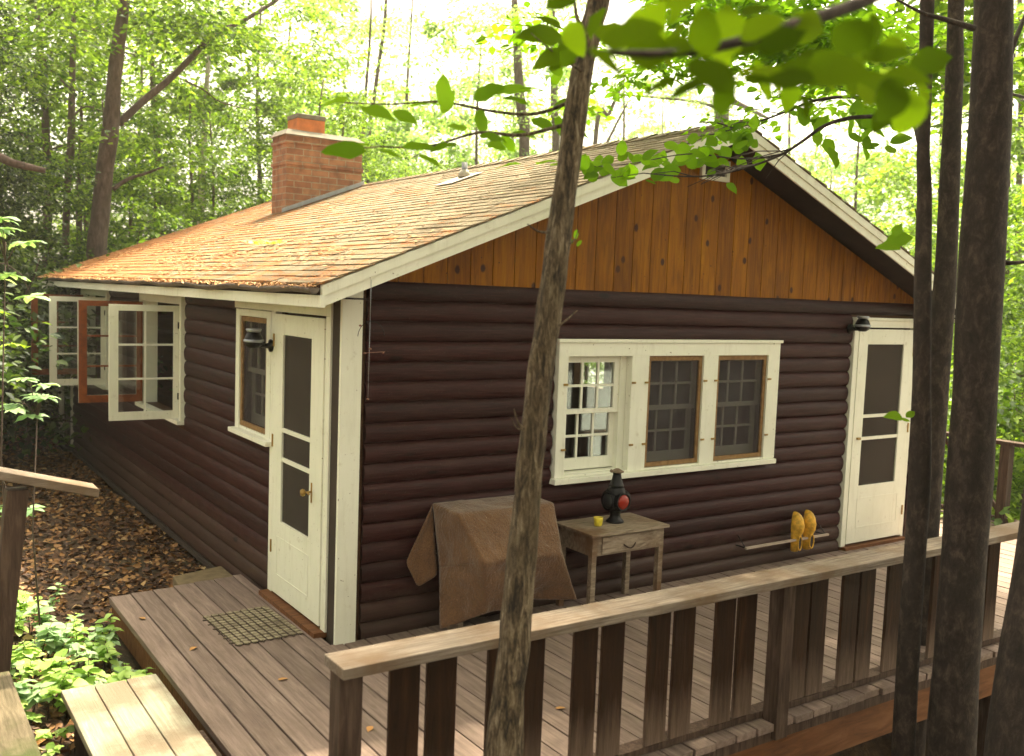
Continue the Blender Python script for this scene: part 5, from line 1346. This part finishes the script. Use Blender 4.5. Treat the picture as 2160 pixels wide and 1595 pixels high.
# saplings at the left edge
def sapling(px, py, Y, w_, h_, n, size, m, label, sd):
    c = at_y(px, py, Y); z = gz(c.x, c.y); off = (c.x, c.y, z); t_ = empty('sapling', off, 0, label, 'sapling'); dist = (c-Vector(CAM)).length
    rr = np.random.default_rng(sd); mb = MB(); mb.tube([(c.x+.02, c.y, z-.05), (c.x-.03, c.y+.02, (z+c.z)/2), tuple(c)], [.007, .005, .003], 6)
    P, D, U, S = [], [], [], []
    for k_ in range(max(3, n//7)):
        e = c+AX[0]*rr.normal(0, w_*.5)*dist/FPX+AX[1]*rr.normal(0, h_*.5)*dist/FPX+Vector((0, rr.normal(0, .1), 0))
        mb.tube([c-Vector((0, 0, .12)), c.lerp(e, .6), e], [.004, .003, .0015], 5)
        for j in range(7):
            a = j*.9+rr.normal(0, .2); P.append(tuple(e-Vector(off))); D.append((math.cos(a), math.sin(a), rr.normal(-.12, .12))); U.append((rr.normal(0, .15), rr.normal(0, .15), 1)); S.append(size*rr.uniform(.7, 1.15))
    mb.build('stem', M['bark_f'], t_, off=off); np_leaves('leaves', P, D, U, S, m, t_, .26, .12, True)
sapling(80, 835, .8, 85, 50, 56, .10, M['leaf_blue'], 'pale whorled sapling beside the open casements', 1)
sapling(30, 1060, 1.2, 60, 60, 28, .12, M['leaf_blue'], 'blue-green sapling behind the handrail at the left edge', 2)
sapling(12, 510, .6, 50, 80, 49, .12, M['leaf_blue'], 'tall pale-leaved sapling at the left edge above the handrail', 3)
sapling(0, 700, 3.0, 60, 60, 40, .12, M['leaf_mid'], 'green sapling at the left edge behind the casements', 4)
o = MB(); pa, pb = at_y(-60, 655, 9.5), at_y(54, 672, 9.5); o.tube([pa, pb], .05, 8); 
o = o.build('fallen_pole', M['bark_p'], off=tuple(pa)); o.location = pa; tag(o, 'pale fallen pole caught in the undergrowth at the left edge', 'pole')
# litter (countless)
lp = []; ld = []; lu = []; ls = []
r3 = np.random.default_rng(77)
for i in range(46000):
    if i < 41000:
        x = -r3.random()**1.3*5.2-.02; y = r3.uniform(-2, 16)
        if x > -1.1 and y < 1.6: continue
    else:
        x = r3.uniform(-1.5, 7); y = r3.uniform(-6, -2.3)
    lp.append((x, y, gz(x, y)+.006+.02*r3.random())); a = r3.uniform(0, 6.28)
    ld.append((math.cos(a), math.sin(a), r3.normal(0, .25))); lu.append((r3.normal(0, .4), r3.normal(0, .4), 1)); ls.append(r3.uniform(.035, .08))
tag(np_leaves('leaf_litter', lp, ld, lu, ls, M['litter'], None, .32, .25), 'brown fallen leaves carpeting the ground beside the long wall', kind='stuff')
# rocks below the deck
for i, (px, py) in enumerate(((2068, 1545), (2078, 1580), (2100, 1600))):
    c = at_y(px, py, -1.7); r_b = .07+.03*i
    mb = MB(); seg = 10; vs = []; 
    mb.lathe([(r_b*.3, -.05), (r_b*1.1, -.02), (r_b*1.25, .02), (r_b*.8, .07), (r_b*.2, .085)], 12)
    mb.v = [tuple(Vector(v)*(1+.35*noise.noise(Vector(v)*12+Vector((i*3, 0, 0))))) for v in mb.v]
    o = mb.build('rock', M['rock']); z = gz(c.x, -1.7); o.location = (c.x, -1.7, max(z, -1.2)); o.location = c
    tag(o, ('upper pale rock on the slope under the deck', 'middle pale rock on the slope under the deck', 'lowest pale rock on the slope under the deck')[i], 'rock', 'rocks under the deck')
# a few yellow leaves lying on deck, roof and mat
fl = [(-.55, -.42, .006), (-.95, .95, .006), (-.35, -1.2, .006), (.6, -1.5, .006), (1.9, -1.7, .006), (-.8, .3, .006)]
for i, (x, y, z) in enumerate(fl):
    o = np_leaves('fallen_leaf', [(0, 0, 0)], [(math.cos(i*2), math.sin(i*2), .02)], [(0.1, .1, 1)], [.06], M['needle'], None, .3, .2, True); o.location = (x, y, z)
    tag(o, 'single fallen yellow leaf lying on the deck boards', 'leaf', 'fallen leaves on the deck')
# small leaf clump on the roof
P = [(R.gauss(0, .06), R.gauss(0, .18), R.uniform(0, .02)) for _ in range(26)]
o = np_leaves('leaf_clump', P, [(R.gauss(0, 1), R.gauss(0, 1), .2) for _ in P], [(R.gauss(0, .4), R.gauss(0, .4), 1) for _ in P], [R.uniform(.05, .1) for _ in P], leaf('yellow_leaf', (.5, .4, .1), (.62, .52, .18), (.7, .6, .3), .2))
qx, qy = .42, 2.55; o.location = (qx, qy, roof_z(qx)+.03); tag(o, 'clump of yellowed leaves lying on the roof slope', 'leaves')

# ------------------------------------------------------------------ haze of the lake air
hm = bpy.data.materials.new('lake_haze'); hm.use_nodes = True; hn = hm.node_tree; hn.nodes.remove(hn.nodes['Principled BSDF'])
pv = hn.nodes.new('ShaderNodeVolumePrincipled'); pv.inputs['Color'].default_value = (1.0, .97, .90, 1); pv.inputs['Density'].default_value = .0011; pv.inputs['Anisotropy'].default_value = .35
hn.links.new(pv.outputs[0], hn.nodes['Material Output'].inputs['Volume'])
hb = MB(); hb.box(-81, 93, -61, 89, -14, 24)
tag(hb.build('haze', hm), 'thin pale haze hanging in the wood', kind='stuff')

# ------------------------------------------------------------------ camera, light, world
cd = bpy.data.cameras.new('Camera'); cam = bpy.data.objects.new('Camera', cd); C.objects.link(cam)
cd.sensor_width = 36; cd.sensor_fit = 'HORIZONTAL'; cd.lens = FPX/2160*36; cd.clip_start = .05; cd.clip_end = 1000
r_, u_, f_ = AX
mw = Matrix(((r_.x, u_.x, -f_.x, CAM[0]), (r_.y, u_.y, -f_.y, CAM[1]), (r_.z, u_.z, -f_.z, CAM[2]), (0, 0, 0, 1)))
cam.matrix_world = mw
cd.dof.use_dof = True; cd.dof.focus_distance = 6.6; cd.dof.aperture_fstop = 2.5
bpy.context.scene.camera = cam
EL, AZ = math.radians(62), math.radians(48)   # sun high behind the cabin
sd = Vector((math.sin(AZ)*math.cos(EL), math.cos(AZ)*math.cos(EL), math.sin(EL)))
ld_ = bpy.data.lights.new('sun', 'SUN'); ld_.energy = 3.1; ld_.angle = math.radians(2); ld_.color = (1, .86, .60)
so = bpy.data.objects.new('sun', ld_); C.objects.link(so); so.rotation_euler = sd.to_track_quat('Z', 'Y').to_euler()
wd_ = bpy.data.worlds.new('World'); bpy.context.scene.world = wd_; wd_.use_nodes = True
nt = wd_.node_tree; bg = nt.nodes['Background']; sky = nt.nodes.new('ShaderNodeTexSky'); sky.sky_type = 'NISHITA'; sky.sun_disc = False
sky.sun_elevation = EL; sky.sun_rotation = AZ; sky.dust_density = 6; sky.air_density = .6; sky.ozone_density = 1
hs = nt.nodes.new('ShaderNodeHueSaturation'); hs.inputs['Saturation'].default_value = .25
mx = nt.nodes.new('ShaderNodeMix'); mx.data_type = 'RGBA'; mx.blend_type = 'MULTIPLY'; mx.inputs[0].default_value = 1; mx.inputs[7].default_value = (1.0, .91, .69, 1)
nt.links.new(sky.outputs[0], hs.inputs['Color']); nt.links.new(hs.outputs[0], mx.inputs[6]); nt.links.new(mx.outputs[2], bg.inputs['Color'])
bg.inputs['Strength'].default_value = .15
sc = bpy.context.scene
sc.view_settings.view_transform = 'Standard'; sc.view_settings.look = 'None'; sc.view_settings.gamma = 1; sc.view_settings.exposure = 2.35
sc.cycles.max_bounces = 8; sc.cycles.transparent_max_bounces = 12; sc.cycles.use_denoising = True
sc.cycles.sample_clamp_indirect = 6
